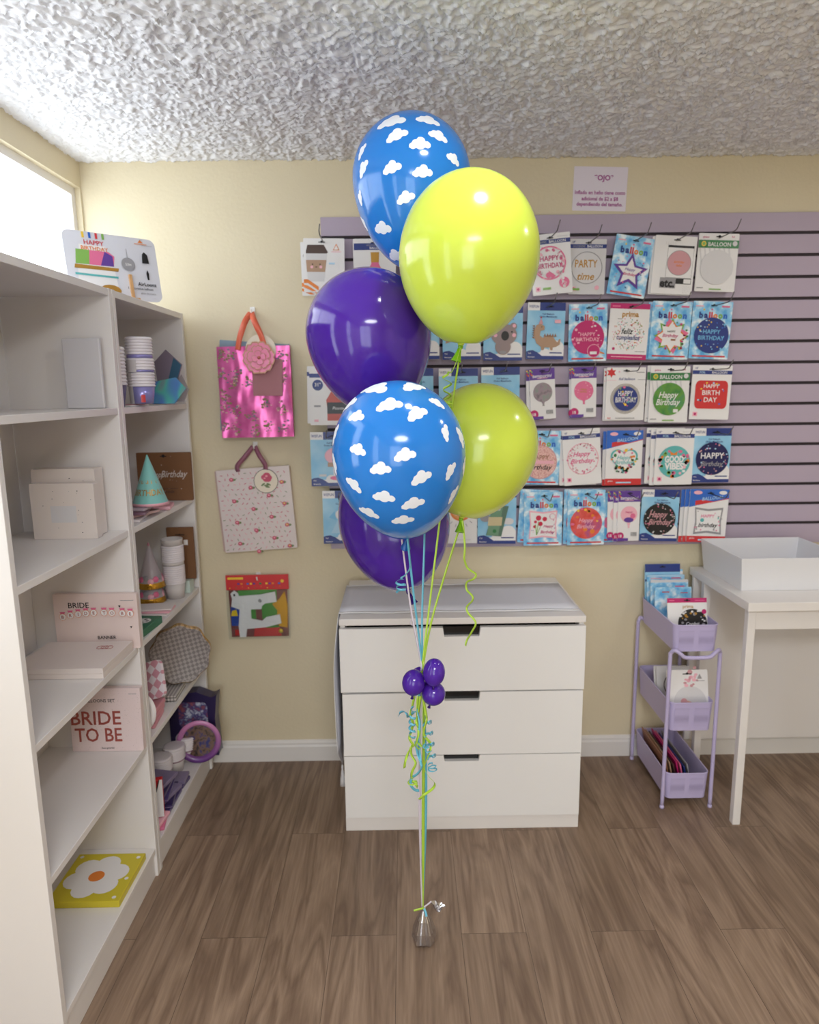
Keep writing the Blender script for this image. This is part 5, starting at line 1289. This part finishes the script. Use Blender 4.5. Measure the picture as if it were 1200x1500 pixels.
m = MB(); m.lathe([(rr*.98, z), (rr, z+.02), (rr*1.02, z+.022), (rr*.96, z+.022), (rr*.9, z+.004), (0, z+.003)], wc, 32); m.build('cup_run', root)
m = MB(); h_ = .195; p = Pack(.098, h_, kraft, .010); p.slot(.5, .86, .34); p.rect(.62, .66, .78, .76, W_); p.rect(.2, .72, .55, .725, DBROWN)
c = at(262, 800, 2.47); o = p.mb.build('kraft_packet', M=frame(Vector((c.x-.002, 2.50, z3+h_/2+.048)))); tag(o, 'narrow brown kraft hang card standing behind the white cup tower', 'kraft packet')
m = MB(); m.box((-.03, -.03, 0), (.03, .02, .046), mat('pale_mint_box', (200, 216, 208), .4)); tag(m.build('small_box', loc=(c.x, 2.50, z3+.0005), bevel=.001), 'pale mint box under the narrow kraft card', 'box')
for i in range(3):
    m = MB(); m.box((-.07, -.05, 0), (.07, .05, .0055), (plate_w, LPINK, plate_w)[i]); o = m.build('napkin_packet', bevel=.0015); o.location = (SH_X-.085, 2.235+.012*i, z3+.0005+.006*i); o.rotation_euler = (0, 0, .12*i-.1)
    o.location.y = 2.245+.006*i; tag(o, ('bottom pale napkin packet between the hats and the cup tower', 'middle pink napkin packet between the hats and the cup tower', 'top pale napkin packet between the hats and the cup tower')[i], 'napkin packet', 'pale napkins on the middle shelf')
    o.location.x = SH_X-.075; o.scale = (1, .75, 1)
m = MB(); m.box((-.07, -.07, 0), (.07, .10, .024), mat('green_napkin', (36, 112, 82), .4, coat=.3))
for cx_, cy_, r_ in ((.03, .045, .026), (.02, -.03, .02)):
    m.flat(circle(cx_, cy_, r_, None, 20), .0244, W_)
    for a in range(5): m.flat(circle(cx_+r_*.6*math.cos(a*1.256), cy_+r_*.6*math.sin(a*1.256), r_*.24, None, 5), .0247, K_)
m.flat([(-.05, .03), (-.01, .055), (-.008, .05), (-.048, .025)], .0246, RED); m.flat([(.0, -.06), (.03, -.05), (.02, -.04)], .0246, ORANGE)
o = m.build('napkin_packet', bevel=.002); o.location = (SH_X-.078, 2.045, z3+.0005); o.rotation_euler = (0, 0, -.08); tag(o, 'green napkin packet with soccer balls at the front of its shelf', 'napkin packet')
# level 4
gingham = mat('grey_gingham', (150, 142, 138), .5)
def _ging():
    N, L, b = nodes(gingham); v = coords(gingham, (95, 95, 95), (0, 0, .6)); s = N.new('ShaderNodeTexChecker'); L.new(v, s.inputs['Vector']); s.inputs['Scale'].default_value = 1
    s.inputs['Color1'].default_value = lin((120, 112, 110)); s.inputs['Color2'].default_value = lin((156, 148, 144)); L.new(s.outputs['Color'], b.inputs['Base Color'])
_ging()
c = at(261, 943, 2.28); k = mpp(c); R_ = 43*k
def scal(a): return 1+.035*math.sin(9*a)
Mp = Matrix.Translation((c.x-.012, 2.33, z4+R_*1.03+.028)) @ Matrix.Rotation(.30, 4, 'Z') @ Matrix.Rotation(PI/2-.14, 4, 'X')
for i in range(4):
    m = MB(); m.lathe([(0, 0), (R_*.8, 0), (R_*.97, .010), (R_, .011), (R_, .013), (R_*.96, .0125), (R_*.8, .003), (0, .003)], gingham, 72, mod=scal); 
    root = thing('paper_plate', ('scalloped grey gingham plate at the front of its leaning stack', 'second scalloped gingham plate in the leaning stack', 'third scalloped gingham plate in the leaning stack', 'rearmost scalloped gingham plate in the leaning stack')[i], 'paper plate', M=Mp @ Matrix.Translation((0, 0, -.0145*i)), group='scalloped gingham plates')
    m.build('plate', root)
    m = MB(); m.tube([(R_*scal(2*PI*q_/72)*math.cos(2*PI*q_/72), R_*scal(2*PI*q_/72)*math.sin(2*PI*q_/72), .012) for q_ in range(72)], .0009, goldfoil, 6, closed=True); m.build('gold_rim', root)['label'] = 'thin gold rim'
stripe = mat('grey_stripe_napkin', (190, 182, 178), .45)
N_, L_, b_ = nodes(stripe); s_ = N_.new('ShaderNodeTexWave'); s_.inputs['Scale'].default_value = 1; L_.new(coords(stripe, (28, 0, 0)), s_.inputs['Vector']); L_.new(ramp(stripe, s_.outputs['Fac'], [(.3, (150, 143, 140)), (.5, (206, 200, 196))]), b_.inputs['Base Color'])
for i in range(2):
    m = MB(); m.box((-.075, -.065, 0), (.075, .065, .0115), stripe); m.box((-.0755, -.0655, .003), (.0755, .0655, .0065), mat('charcoal_band', (44, 46, 46), .4)); o = m.build('napkin_packet', bevel=.001); o.location = (SH_X-.085, 2.285, z4+.0005+.012*i); o.rotation_euler = (0, 0, .05); tag(o, ('lower striped grey napkin packet under the gingham plates', 'upper striped grey napkin packet under the gingham plates')[i], 'napkin packet', 'striped grey napkins')
pinkcheck = mat('pink_check', (214, 168, 176), .45)
N_, L_, b_ = nodes(pinkcheck); s_ = N_.new('ShaderNodeTexChecker'); s_.inputs['Scale'].default_value = 1; L_.new(coords(pinkcheck, (42, 42, 42), (0, 0, .78), loc=(.3, .3, .31)), s_.inputs['Vector']); s_.inputs['Color1'].default_value = lin((208, 150, 164)); s_.inputs['Color2'].default_value = lin((232, 222, 228)); L_.new(s_.outputs['Color'], b_.inputs['Base Color'])
m = MB(); m.prism(rrect(-.08, -.06, .08, .06, .018), 0, .012, pinkcheck); o = m.build('napkin_packet', M=Matrix.Translation(at(212, 1000, 2.13)) @ Matrix.Rotation(-.35, 4, 'Z') @ Matrix.Rotation(1.25, 4, 'X') @ Matrix.Rotation(.35, 4, 'Z'), bevel=.002); tag(o, 'pink and white checked packet leaning beside the bookcase side', 'napkin packet')
m = MB(); m.lathe([(0, 0), (.055, 0), (.075, .008), (.076, .010), (.055, .003), (0, .003)], plate_w, 48); o = m.build('paper_plate', M=Matrix.Translation((at(195, 1046, 2.005).x, 2.005, z4+.0765)) @ Matrix.Rotation(1.5, 4, 'X')); tag(o, 'plain white round plate standing against the bookcase side', 'paper plate')
pinknap = mat('pink_napkin', (214, 146, 158), .5)
for i in range(3):
    m = MB(); m.box((-.055, -.06, 0), (.055, .06, .0165), pinknap); o = m.build('napkin_packet', bevel=.004); o.location = (SH_X-.072, 2.090+.004*i, z4+.0005+.0172*i); o.rotation_euler = (0, 0, .1-.05*i); tag(o, ('bottom plain pink napkin packet of its stack of three', 'middle plain pink napkin packet of its stack of three', 'top plain pink napkin packet of its stack of three')[i], 'napkin packet', 'plain pink napkins')
# level 5
dkp = mat('dark_purple_bag', (44, 34, 76), .35, coat=.3)
c = at(288, 1058, 2.51); k = mpp(c)
root = thing('gift_basket_bag', 'dark purple printed party bag standing on the bottom shelf by the wall', 'party bag', (c.x, 2.512, z5+.0005))
m = MB(); hb_ = at(288, 1012, 2.51).z-z5
prof = [(-36*k, 0), (33*k, 0), (30*k, hb_*.6), (34*k, hb_*.97), (26*k, hb_*.93), (5*k, hb_*1.02), (-20*k, hb_*.99), (-36*k, hb_*.9)]
m.prism(prof, -.028, .026, dkp, frame((0, 0, 0))); m.build('bag_body', root, bevel=.006)
m = MB(); dark_pic = mottled('dark_picture_print', (150, 86, 96), (60, 60, 120), (196, 200, 216), 55)
m.flat(rrect(-22*k, hb_*.45, 20*k, hb_*.86, .02), -.0+.0275, dark_pic, frame((0, 0, 0))); m.build('picture_panel', root)
m = MB(); ringp = mat('magenta_violet_rim', (176, 84, 160), .3, coat=.3)
N_, L_, b_ = nodes(ringp); g_ = N_.new('ShaderNodeSeparateXYZ'); L_.new(coords(ringp, (1, 1, 1)), g_.inputs[0]); r_ = ramp(ringp, g_.outputs['Y'], [(.0, (96, 52, 130)), (1, (214, 140, 190))])
mr = N_.new('ShaderNodeMapRange'); mr.inputs[1].default_value = -.08; mr.inputs[2].default_value = .08; L_.new(g_.outputs['Y'], mr.inputs[0]); L_.new(mr.outputs[0], b_.id_data.nodes[r_.node.name].inputs['Fac']); L_.new(r_, b_.inputs['Base Color'])
c = at(291.5, 1077, 2.45); k = mpp(c); R_ = 31.5*k
root = thing('paper_plate', 'round plate with a magenta rim and dark picture, leaning on the purple bag', 'paper plate', M=frame(Vector((c.x, 2.45, z5+R_+.001)), (math.cos(.15), math.sin(.15), 0)) @ Matrix.Rotation(-.12, 4, 'X'))
m.lathe([(R_*.76, 0), (R_*.80, .010), (R_, .014), (R_*1.0, .016), (R_*.79, .014), (R_*.74, .004)], ringp, 56, cap=False); m.build('rim', root)
m = MB(); m.prism(circle(0, 0, R_*.77, n=48), .0, .003, mottled('dark_character_free_print', (34, 28, 34), (120, 92, 74), (40, 44, 110), 45)); m.build('centre', root)['label'] = 'dark printed centre'
for i in range(3):
    r0 = .037
    root = thing('cup_pack', ('white paper cups in a short stack at the left of the bottom shelf', 'white paper cups in a stack behind the first on the bottom shelf', 'white rimmed paper cups in a stack beside the magenta plate')[i], 'paper cups', (-.895+.022*i, 2.31+.077*i, z5+.0005), group='white cup stacks on the bottom shelf')
    m = MB(); z = cups(m, .028, r0, .05, 6, 0, wc, rimw, .008); m.build('cup_run', root)
    m = MB(); m.lathe([(.0345, .040), (.0368, .046), (.0375, .0475)], mat('plum_band', (120, 40, 84), .4), 32); m.build('band', root)
pn = [mat('violet_napkin', (72, 58, 112), .35, coat=.3), mat('grey_violet_napkin', (130, 118, 148), .35, coat=.3), mat('deep_purple_napkin', (48, 34, 84), .35, coat=.3)]
PL = ['lowest purple napkin packet of the heap on the bottom shelf', 'second purple napkin packet up in the bottom shelf heap', 'third packet up in the purple heap, grey violet', 'fourth packet up in the purple heap, violet', 'fifth packet up in the purple heap, deep purple', 'topmost packet of the purple heap, tilted']
for i in range(6):
    m = MB(); m.box((-.062, -.075, 0), (.062, .075, .013), pn[(i*2) % 3]); m.box((-.0625, -.0755, .0045), (.0625, .0755, .0085), pn[1])
    o = m.build('napkin_packet', bevel=.003); o.location = (SH_X-.078-.004*i, 2.17-.002*i+.012*(i % 2), z5+.0005+.0142*i); o.rotation_euler = (0, 0, .25*math.sin(i*2.3)); tag(o, PL[i], 'napkin packet', 'purple napkin packets')
PL2 = ['lower violet packet lying by the shelf edge near the magenta plate', 'upper violet packet lying by the shelf edge near the magenta plate']
for i in range(2):
    m = MB(); m.box((-.05, -.035, 0), (.05, .035, .013), pn[i]); o = m.build('napkin_packet', bevel=.003); o.location = (SH_X-.064, 2.295, z5+.0005+.0142*i); o.rotation_euler = (0, 0, -.1+.15*i); tag(o, PL2[i], 'napkin packet', 'violet packets by the shelf edge')
m = MB(); m.box((-.06, -.012, 0), (.06, .012, .125), mat('red_toy_print', (196, 34, 38), .4)); m.prism([(.012, .0), (.060, .0), (.060, .124), (.050, .124), (.040, .085), (.018, .055)], .0122, .0135, W_, frame((0, 0, 0))); m.prism([(.010, .0), (.013, .0), (.020, .056), (.042, .086), (.052, .124), (.049, .124), (.038, .086), (.015, .056)], .0136, .0142, K_, frame((0, 0, 0)))
o = m.build('party_packet', M=Matrix.Translation((SH_X-.075, 2.055, z5+.026)) @ Matrix.Rotation(.25, 4, 'Z') @ Matrix.Rotation(-.1, 4, 'X'), bevel=.003); tag(o, 'red and white packet at the near end of the bottom shelf', 'party packet')
for i in range(2):
    m = MB(); m.box((-.055, -.045, 0), (.055, .045, .011), (ink('print_pink_pack', (222, 120, 156)), LPINK)[i]); o = m.build('napkin_packet', bevel=.003); o.location = (SH_X-.066, 2.055, z5+.0005+.0122*i); o.rotation_euler = (0, 0, .2-.3*i); tag(o, ('bright pink packet lying under the red and white packet', 'pale pink packet directly under the red and white packet')[i], 'napkin packet', 'pink packets on the bottom shelf')
for i in range(2):
    m = MB(); m.box((-.07, -.004, 0), (.07, .004, .15-.01*i), (mat('powder_blue_card', (140, 170, 206), .4), mat('mid_blue_card', (96, 128, 176), .4))[i]); o = m.build('card_packet', bevel=.001); o.location = (SH_X-.080, 1.984+.010*i, z5+.0005); tag(o, ('powder blue card packet against the bookcase side on the bottom shelf', 'darker blue card packet beside the powder blue one')[i], 'card packet', 'blue cards on the bottom shelf')
# bookcase top: balloon card on a small easel
cw, chh = .285, .205
ca = .72; cR = Vector((math.cos(ca), math.sin(ca), 0)); cN = Vector((math.sin(ca), -math.cos(ca), 0)); cl = .20
cU = Vector((0, 0, 1))*math.cos(cl)-cN*math.sin(cl)
p0 = at(238, 433, 2.37); p0 = Vector((p0.x, 2.37, SH_TOP+.0135)); cc = p0-cR*cw/2+cU*chh/2
root = thing('display_card', 'white card with a birthday cake balloon picture on top of the bookcase', 'display card', M=frame(cc, cR, cU))
p = Pack(cw, chh, mat('white_matt_card', (214, 214, 222), .45), .004)
p.mb = MB(); p.mb.prism(rrect(-cw/2, -chh/2, cw/2, chh/2, .022, 5), -.002, .002, mat('white_matt_card'))
p.poly([(.14, .46), (.46, .46), (.44, .80), (.16, .80)], W_); p.poly([(.10, .16), (.52, .16), (.50, .50), (.12, .50)], W_); p.poly([(.10, .50), (.50, .50), (.52, .66), (.46, .72), (.12, .72)], PINK); p.poly([(.10, .50), (.24, .50), (.26, .72), (.12, .72)], LGRN); p.poly([(.36, .50), (.50, .50), (.50, .66), (.42, .72)], PURP)
p.text('HAPPY', .32, .84, .07, RED, 0, .26); p.text('BIRTHDAY', .32, .75, .06, ORANGE, 0, .30); p.poly([(.08, .43), (.54, .43), (.55, .48), (.09, .49)], GOLD); p.poly([(.08, .33), (.53, .32), (.53, .35), (.08, .36)], TEAL); p.disc(.20, .13, .11, GOLD, .06).disc(.43, .13, .11, GOLD, .06)
for x, mm in ((.2, YEL), (.27, BLUE), (.34, RED), (.41, LGRN)): p.rect(x, .9, x+.025, .99, mm)
p.disc(.66, .56, .075, GREYP); p.text('53in', .66, .56, .04, W_, 0, .1); p.rect(.655, .66, .662, .8, GREYP)
p.poly([(.82, .60), (.90, .60), (.89, .74), (.855, .78), (.83, .74)], K_); p.poly([(.855, .34), (.875, .34), (.88, .44), (.865, .50), (.85, .44)], K_); p.poly([(.80, .92), (.83, .97), (.86, .92)], ORANGE); p.rect(.76, .895, .9, .905, ORANGE)
p.text('AirLoonz', .84, .265, .055, K_, 0, .26, bold=.02); p.text('1 decorative balloon', .76, .19, .035, K_, 0, .40); p.text('globo decorativo', .84, .12, .025, GREYP, 0, .26); p.rect(.84, .88, .96, .885, GREYP)
p.mb.build('card', root)
wood = mat('pale_wood', (206, 160, 110), .5)
ep = cc-cU*chh/2+cR*(cw*.16); 
root = thing('easel', 'small pale wooden easel holding the birthday cake card', 'easel', M=Matrix.Translation((ep.x, ep.y, SH_TOP)) @ Matrix.Rotation(ca, 4, 'Z'))
m = MB(); m.box((-.005, -.012, .010), (.005, -.0045, .095), wood, Matrix.Rotation(-cl, 4, 'X')); m.build('upright', root, bevel=.001)
m = MB(); m.box((-.08, -.020, .0), (.045, .004, .0095), wood); m.build('ledge', root, bevel=.001)
m = MB(); m.box((-.009, -.040, 0), (.009, -.0205, .018), wood); m.build('front_foot', root, bevel=.001)
# nearer bookcase
xr = SH_X-.03
def nbox(name, size, loc, rotz, base, label, cat, draw, tilt=0, group=None):
    w_, h_, d_ = size; p = Pack(w_, h_, base, d_); draw(p)
    M = Matrix.Translation(loc) @ Matrix.Rotation(rotz, 4, 'Z') @ frame((0, 0, h_/2)) @ Matrix.Rotation(tilt, 4, 'X')
    return tag(p.mb.build(name, M=M, bevel=.0006), label, cat, group)
blush = mat('blush_speckle_box', (226, 208, 208), .4)
N_, L_, b_ = nodes(blush); L_.new(ramp(blush, ntex(blush, coords(blush), 420, 1), [(.24, (150, 128, 128)), (.29, (226, 208, 208))]), b_.inputs['Base Color'])
rg = mat('rose_gold_ink', (176, 92, 84), .3, metal=.4)
def d_bride(p):
    p.text('BALLOONS SET', .42, .81, .05, K_, 0, .60); p.text('BRIDE', .36, .54, .22, rg, 0, .70); p.text('TO BE', .38, .27, .22, rg, 0, .66); p.rect(.84, .905, .95, .915, GREYP)
    p.text('Rose gold foil', .5, .055, .025, K_, 0, .4)
px_ = at(213, 1107, 1.93)
nbox('balloon_set_box', (.21, .195, .02), (-.785-.105, 1.915, LEV[1]+.0005), .0, blush, 'blush box of rose gold letter balloons reading bride to be', 'balloon set box', d_bride, -.03)
def d_ban(p):
    z = p.z(); p.text('BRIDE', .30, .80, .10, K_, 0, .42); p.rect(.80, .87, .96, .88, GREYP)
    for i, ch in enumerate('BRIDETOBE'):
        x = .10+.095*i+(.03 if i > 4 else 0)+(.03 if i > 6 else 0); y = .56+.06*math.cos((i-3)*.35)+.012*i
        p.poly([(x-.035, y+.09), (x+.035, y+.09), (x+.02, y+.05), (x, y+.04), (x-.02, y+.05)], PINK); p.disc(x, y, .042, ORANGE); p.disc(x, y, .038, W_); p.text(ch, x, y, .06, rg, 0, .04)
    p.text('BANNER', .62, .22, .06, K_, 0, .42)
    for x, y in ((.80, .78), (.92, .40), (.7, .12)): p.poly([(x-.015, y+.02), (x+.015, y+.02), (x, y-.02)], K_)
nbox('banner_box', (.24, .165, .016), (-.775-.12, 1.925, LEV[2]+.0005), 0, mat('blush_banner_box', (226, 208, 204), .4), 'blush banner box with small letter medallions in the nearer bookcase', 'banner box', d_ban)
for i in range(2):
    m = MB(); m.box((-.12, -.1, 0), (.12, .1, .014), mat('ivory_flat_box', (224, 214, 210), .45))
    if i == 1:
        for q_ in range(3): m.tube([(.05+.012*q_+.010*math.cos(a), .05+.012*math.sin(a), .0145) for a in [2*PI*t/18 for t in range(18)]], .0008, rg, 6, closed=True)
    o = m.build('flat_box', bevel=.001); o.location = (-.91, 1.80, LEV[2]+.0005+.0145*i); tag(o, ('lower ivory flat box lying before the medallion banner box', 'upper ivory flat box with a pink loop print')[i], 'box', 'ivory flat boxes in the nearer bookcase')
ivory = mat('ivory_box', (222, 212, 206), .45)
nbox('carton', (.17, .185, .05), (-.835-.085, 1.88, LEV[3]+.0005), 0, ivory, 'taller ivory speckled carton in the nearer bookcase', 'box', lambda p: (p.dots(.5, .5, .48, 18, .008, [GREYP, K_], 3), p.rect(0, .62, 1, .625, LPINK)), group='ivory cartons')
nbox('carton', (.17, .150, .03), (-.825-.085, 1.835, LEV[3]+.0005), 0, ivory, 'shorter ivory carton standing before the taller one', 'box', lambda p: (p.dots(.5, .5, .48, 14, .008, [GREYP, K_], 8), p.rect(.3, .3, .7, .6, LGREY)), group='ivory cartons')
film_w = mat('milky_film', (206, 204, 208), .2, coat=.4)
m = MB(); m.box((-.05, -.006, 0), (.05, .006, .185), film_w); tag(m.build('party_packet', loc=(-.858, 1.90, LEV[4]+.0005), bevel=.003), 'milky clear wrapped packet on the top shelf of the nearer bookcase', 'party packet')
m = MB(); yl = mat('yellow_daisy_print', (206, 190, 50), .4); m.box((-.1, -.1, 0), (.1, .1, .02), yl)
def daisy(cx_, cy_, r_):
    for i in range(6): a = i*PI/3+.3; m.flat(circle(cx_+r_*.62*math.cos(a), cy_+r_*.62*math.sin(a), r_*.42, None, 16), .0204+.00003*i, W_)
    m.flat(circle(cx_, cy_, r_*.26, None, 16), .0208, ORANGE)
daisy(-.005, .0, .085)
for x, y in ((.085, .08), (.08, -.085), (-.085, .085), (.085, -.01)): m.flat(circle(x, y, .006, None, 8), .0204, W_)
o = m.build('napkin_packet', bevel=.002); o.location = (SH_X-.112, 1.785, LEV[0]+.0005); tag(o, 'yellow packet with a big white daisy on the lowest shelf', 'napkin packet')

# ---------------------------------------------------------------- packets standing in the lilac cart
CG2 = 'balloon packets standing in the lilac cart'
def cpack(xl, xr, ytop, zb, lean, base, label, draw, XL=None):
    XL = CX0+.016 if XL is None else XL
    Yt = min(2.578*XL/at(xl, ytop, 2.578).x, 2.572)
    c = at((xl+xr)/2, ytop, Yt); k = mpp(c); w_ = min((xr-xl)*k, .150); h_ = (c.z-zb)/math.cos(lean)
    p = Pack(w_, h_, base, .003); draw(p)
    Yb_ = max(Yt-h_*math.sin(lean), CY0+.012)
    lean = math.atan2(Yt-Yb_, c.z-zb)
    M = Matrix.Translation((max(c.x, CX0+.014+w_/2), Yb_, zb)) @ frame((0, 0, 0)) @ Matrix.Rotation(-lean, 4, 'X') @ Matrix.Translation((0, h_/2, 0))
    o = p.mb.build('balloon_packet', M=M); return tag(o, label, 'balloon packet', CG2)
zb = .594
def d_navyh(p): p.rect(0, .86, 1, 1, NAVY); p.slot(.5, .95); p.rect(.05, .6, .95, .63, LBLUE); p.rect(0, .70, 1, .735, NAVY)
def d_sk(p): p.rect(.1, .92, .4, .94, LPINK); p.rect(.65, .92, .9, .945, PINK); p.rect(.1, .8, .9, .82, LBLUE); p.rect(0, .96, 1, 1, LBLUE)
cpack(942, 993.5, 826, zb, .12, sky_print, 'navy topped packet at the back of the cart top tray', d_navyh)
cpack(944, 999.7, 834, zb, .13, sky_print, 'second packet from the back in the cart top tray, white striped', lambda p: (p.rect(0, .90, 1, .96, W_), p.rect(0, .84, 1, .88, NAVY)))
cpack(947.6, 1002.6, 842, zb, .14, cloud_print, 'third packet from the back in the cart top tray, sky print', d_sk)
cpack(953, 1008, 849, zb, .15, cloud_print, 'fourth packet from the back in the cart top tray, pale sky print', lambda p: (p.rect(0, .94, 1, 1, LGREY), p.rect(.65, .84, .9, .87, PINK)))
cpack(959, 1013, 860, zb, .16, cloud_print, 'fifth packet from the back in the cart top tray, sky print with red marks', lambda p: (p.rect(.2, .88, .4, .90, RED), p.rect(.7, .86, .9, .88, RED)))
def d_primab(p):
    p.rect(0, .90, 1, 1, MAG); p.rect(.05, .94, .18, .96, PINK); p.rect(.7, .94, .95, .955, PINK); p.text('prima', .52, .82, .075, GOLD, 0, .48); p.disc(.92, .70, .06, MAG)
    p.disc(.62, .44, .37, K_); p.dots(.62, .44, .36, 40, .03, [GOLD, GREYP, W_], 5, .2); p.text('Confeti', .62, .44, .07, W_, .3, .5); p.slot(.5, .95)
cpack(977, 1035, 876, zb, .25, W_, 'white packet with magenta header and black confetti balloon, front of the cart', d_primab)
zb = .301
cpack(957.5, 1006, 975, zb, .25, W_, 'white packet behind the others in the middle cart tray', lambda p: p.ring(.6, .6, .3, .03, DBROWN))
cpack(961, 1010, 976, zb, .25, LGREY, 'pale grey packet second in the middle cart tray', lambda p: p.ring(.55, .6, .35, .03, DBROWN))
def d_baby(p):
    p.disc(.55, .42, .40, LGREY); p.dots(.6, .85, .3, 14, .05, [LPINK, ROSE], 4); p.disc(.48, .33, .17, mat('print_portrait', (214, 170, 152), .4)); p.disc(.40, .44, .08, ROSE); p.disc(.3, .3, .1, W_); p.slot(.5, .93, .22); p.poly([(.8, .93), (.86, .84), (.74, .84)], GREYP); p.rect(.7, .80, .92, .81, GREYP)
cpack(976, 1036, 981, zb, .25, W_, 'white photo packet with pale flowers at the front of the middle cart tray', d_baby)
zb = .041
cols = [('brown', BROWN), ('tan', TAN), ('dark brown', DBROWN), ('magenta', MAG), ('pink', PINK), ('dark blue', NAVY), ('grey blue', GREYP)]
for i, (nm, mm) in enumerate(cols):
    m = MB(); m.box((-.0022, -.125, 0), (.0022, .125, .128-.006*(i % 3)-.003*i), mm)
    o = m.build('card_packet', M=Matrix.Translation((CX0+.046+.0125*i, 2.405, zb)) @ Matrix.Rotation(-.22, 4, 'Y'), bevel=.0005); tag(o, '%s card packet standing in the bottom cart tray' % nm, 'card packet', 'card packets in the bottom cart tray')
# ---------------------------------------------------------------- light, camera, output
w = bpy.data.worlds.new('daylight'); SC.world = w; w.use_nodes = True
bg = w.node_tree.nodes['Background']; bg.inputs['Color'].default_value = (.92, .97, 1.03, 1); bg.inputs['Strength'].default_value = 4.9
def portal(name, loc, rot, sx, sy):
    l = bpy.data.lights.new(name, 'AREA'); l.shape = 'RECTANGLE'; l.size = sx; l.size_y = sy; l.cycles.is_portal = True
    o = bpy.data.objects.new(name, l); COL.objects.link(o); o.location = loc; o.rotation_euler = rot
for nm, h in (('w1', W1), ('w2', W2)):
    portal('window_daylight', (LEFT_X-.09, (h[0]+h[1])/2, (h[2]+h[3])/2), (0, -PI/2, 0), h[3]-h[2], h[1]-h[0])
portal('window_daylight', ((W_FILL[0]+W_FILL[1])/2, FRONT_Y-.09, (W_FILL[2]+W_FILL[3])/2), (PI/2, 0, 0), W_FILL[1]-W_FILL[0], W_FILL[3]-W_FILL[2])
cam = bpy.data.cameras.new('camera'); co = bpy.data.objects.new('camera', cam); COL.objects.link(co)
cam.sensor_fit = 'HORIZONTAL'; cam.sensor_width = 36; cam.lens = F/1200*36
cam.clip_start = .05
co.matrix_world = Matrix(((RT.x, UP.x, -FW.x, EYE.x), (RT.y, UP.y, -FW.y, EYE.y), (RT.z, UP.z, -FW.z, EYE.z), (0, 0, 0, 1)))
cam.dof.use_dof = True; cam.dof.focus_distance = 1.58; cam.dof.aperture_fstop = 4.2
SC.camera = co
SC.view_settings.view_transform = 'Standard'; SC.view_settings.look = 'None'
SC.view_settings.exposure = .1; SC.view_settings.gamma = 1; SC.view_settings.use_curve_mapping = False
SC.cycles.max_bounces = 10; SC.cycles.diffuse_bounces = 5; SC.cycles.use_denoising = True
SC.cycles.caustics_reflective = False; SC.cycles.caustics_refractive = False
SC.cycles.sample_clamp_indirect = 6
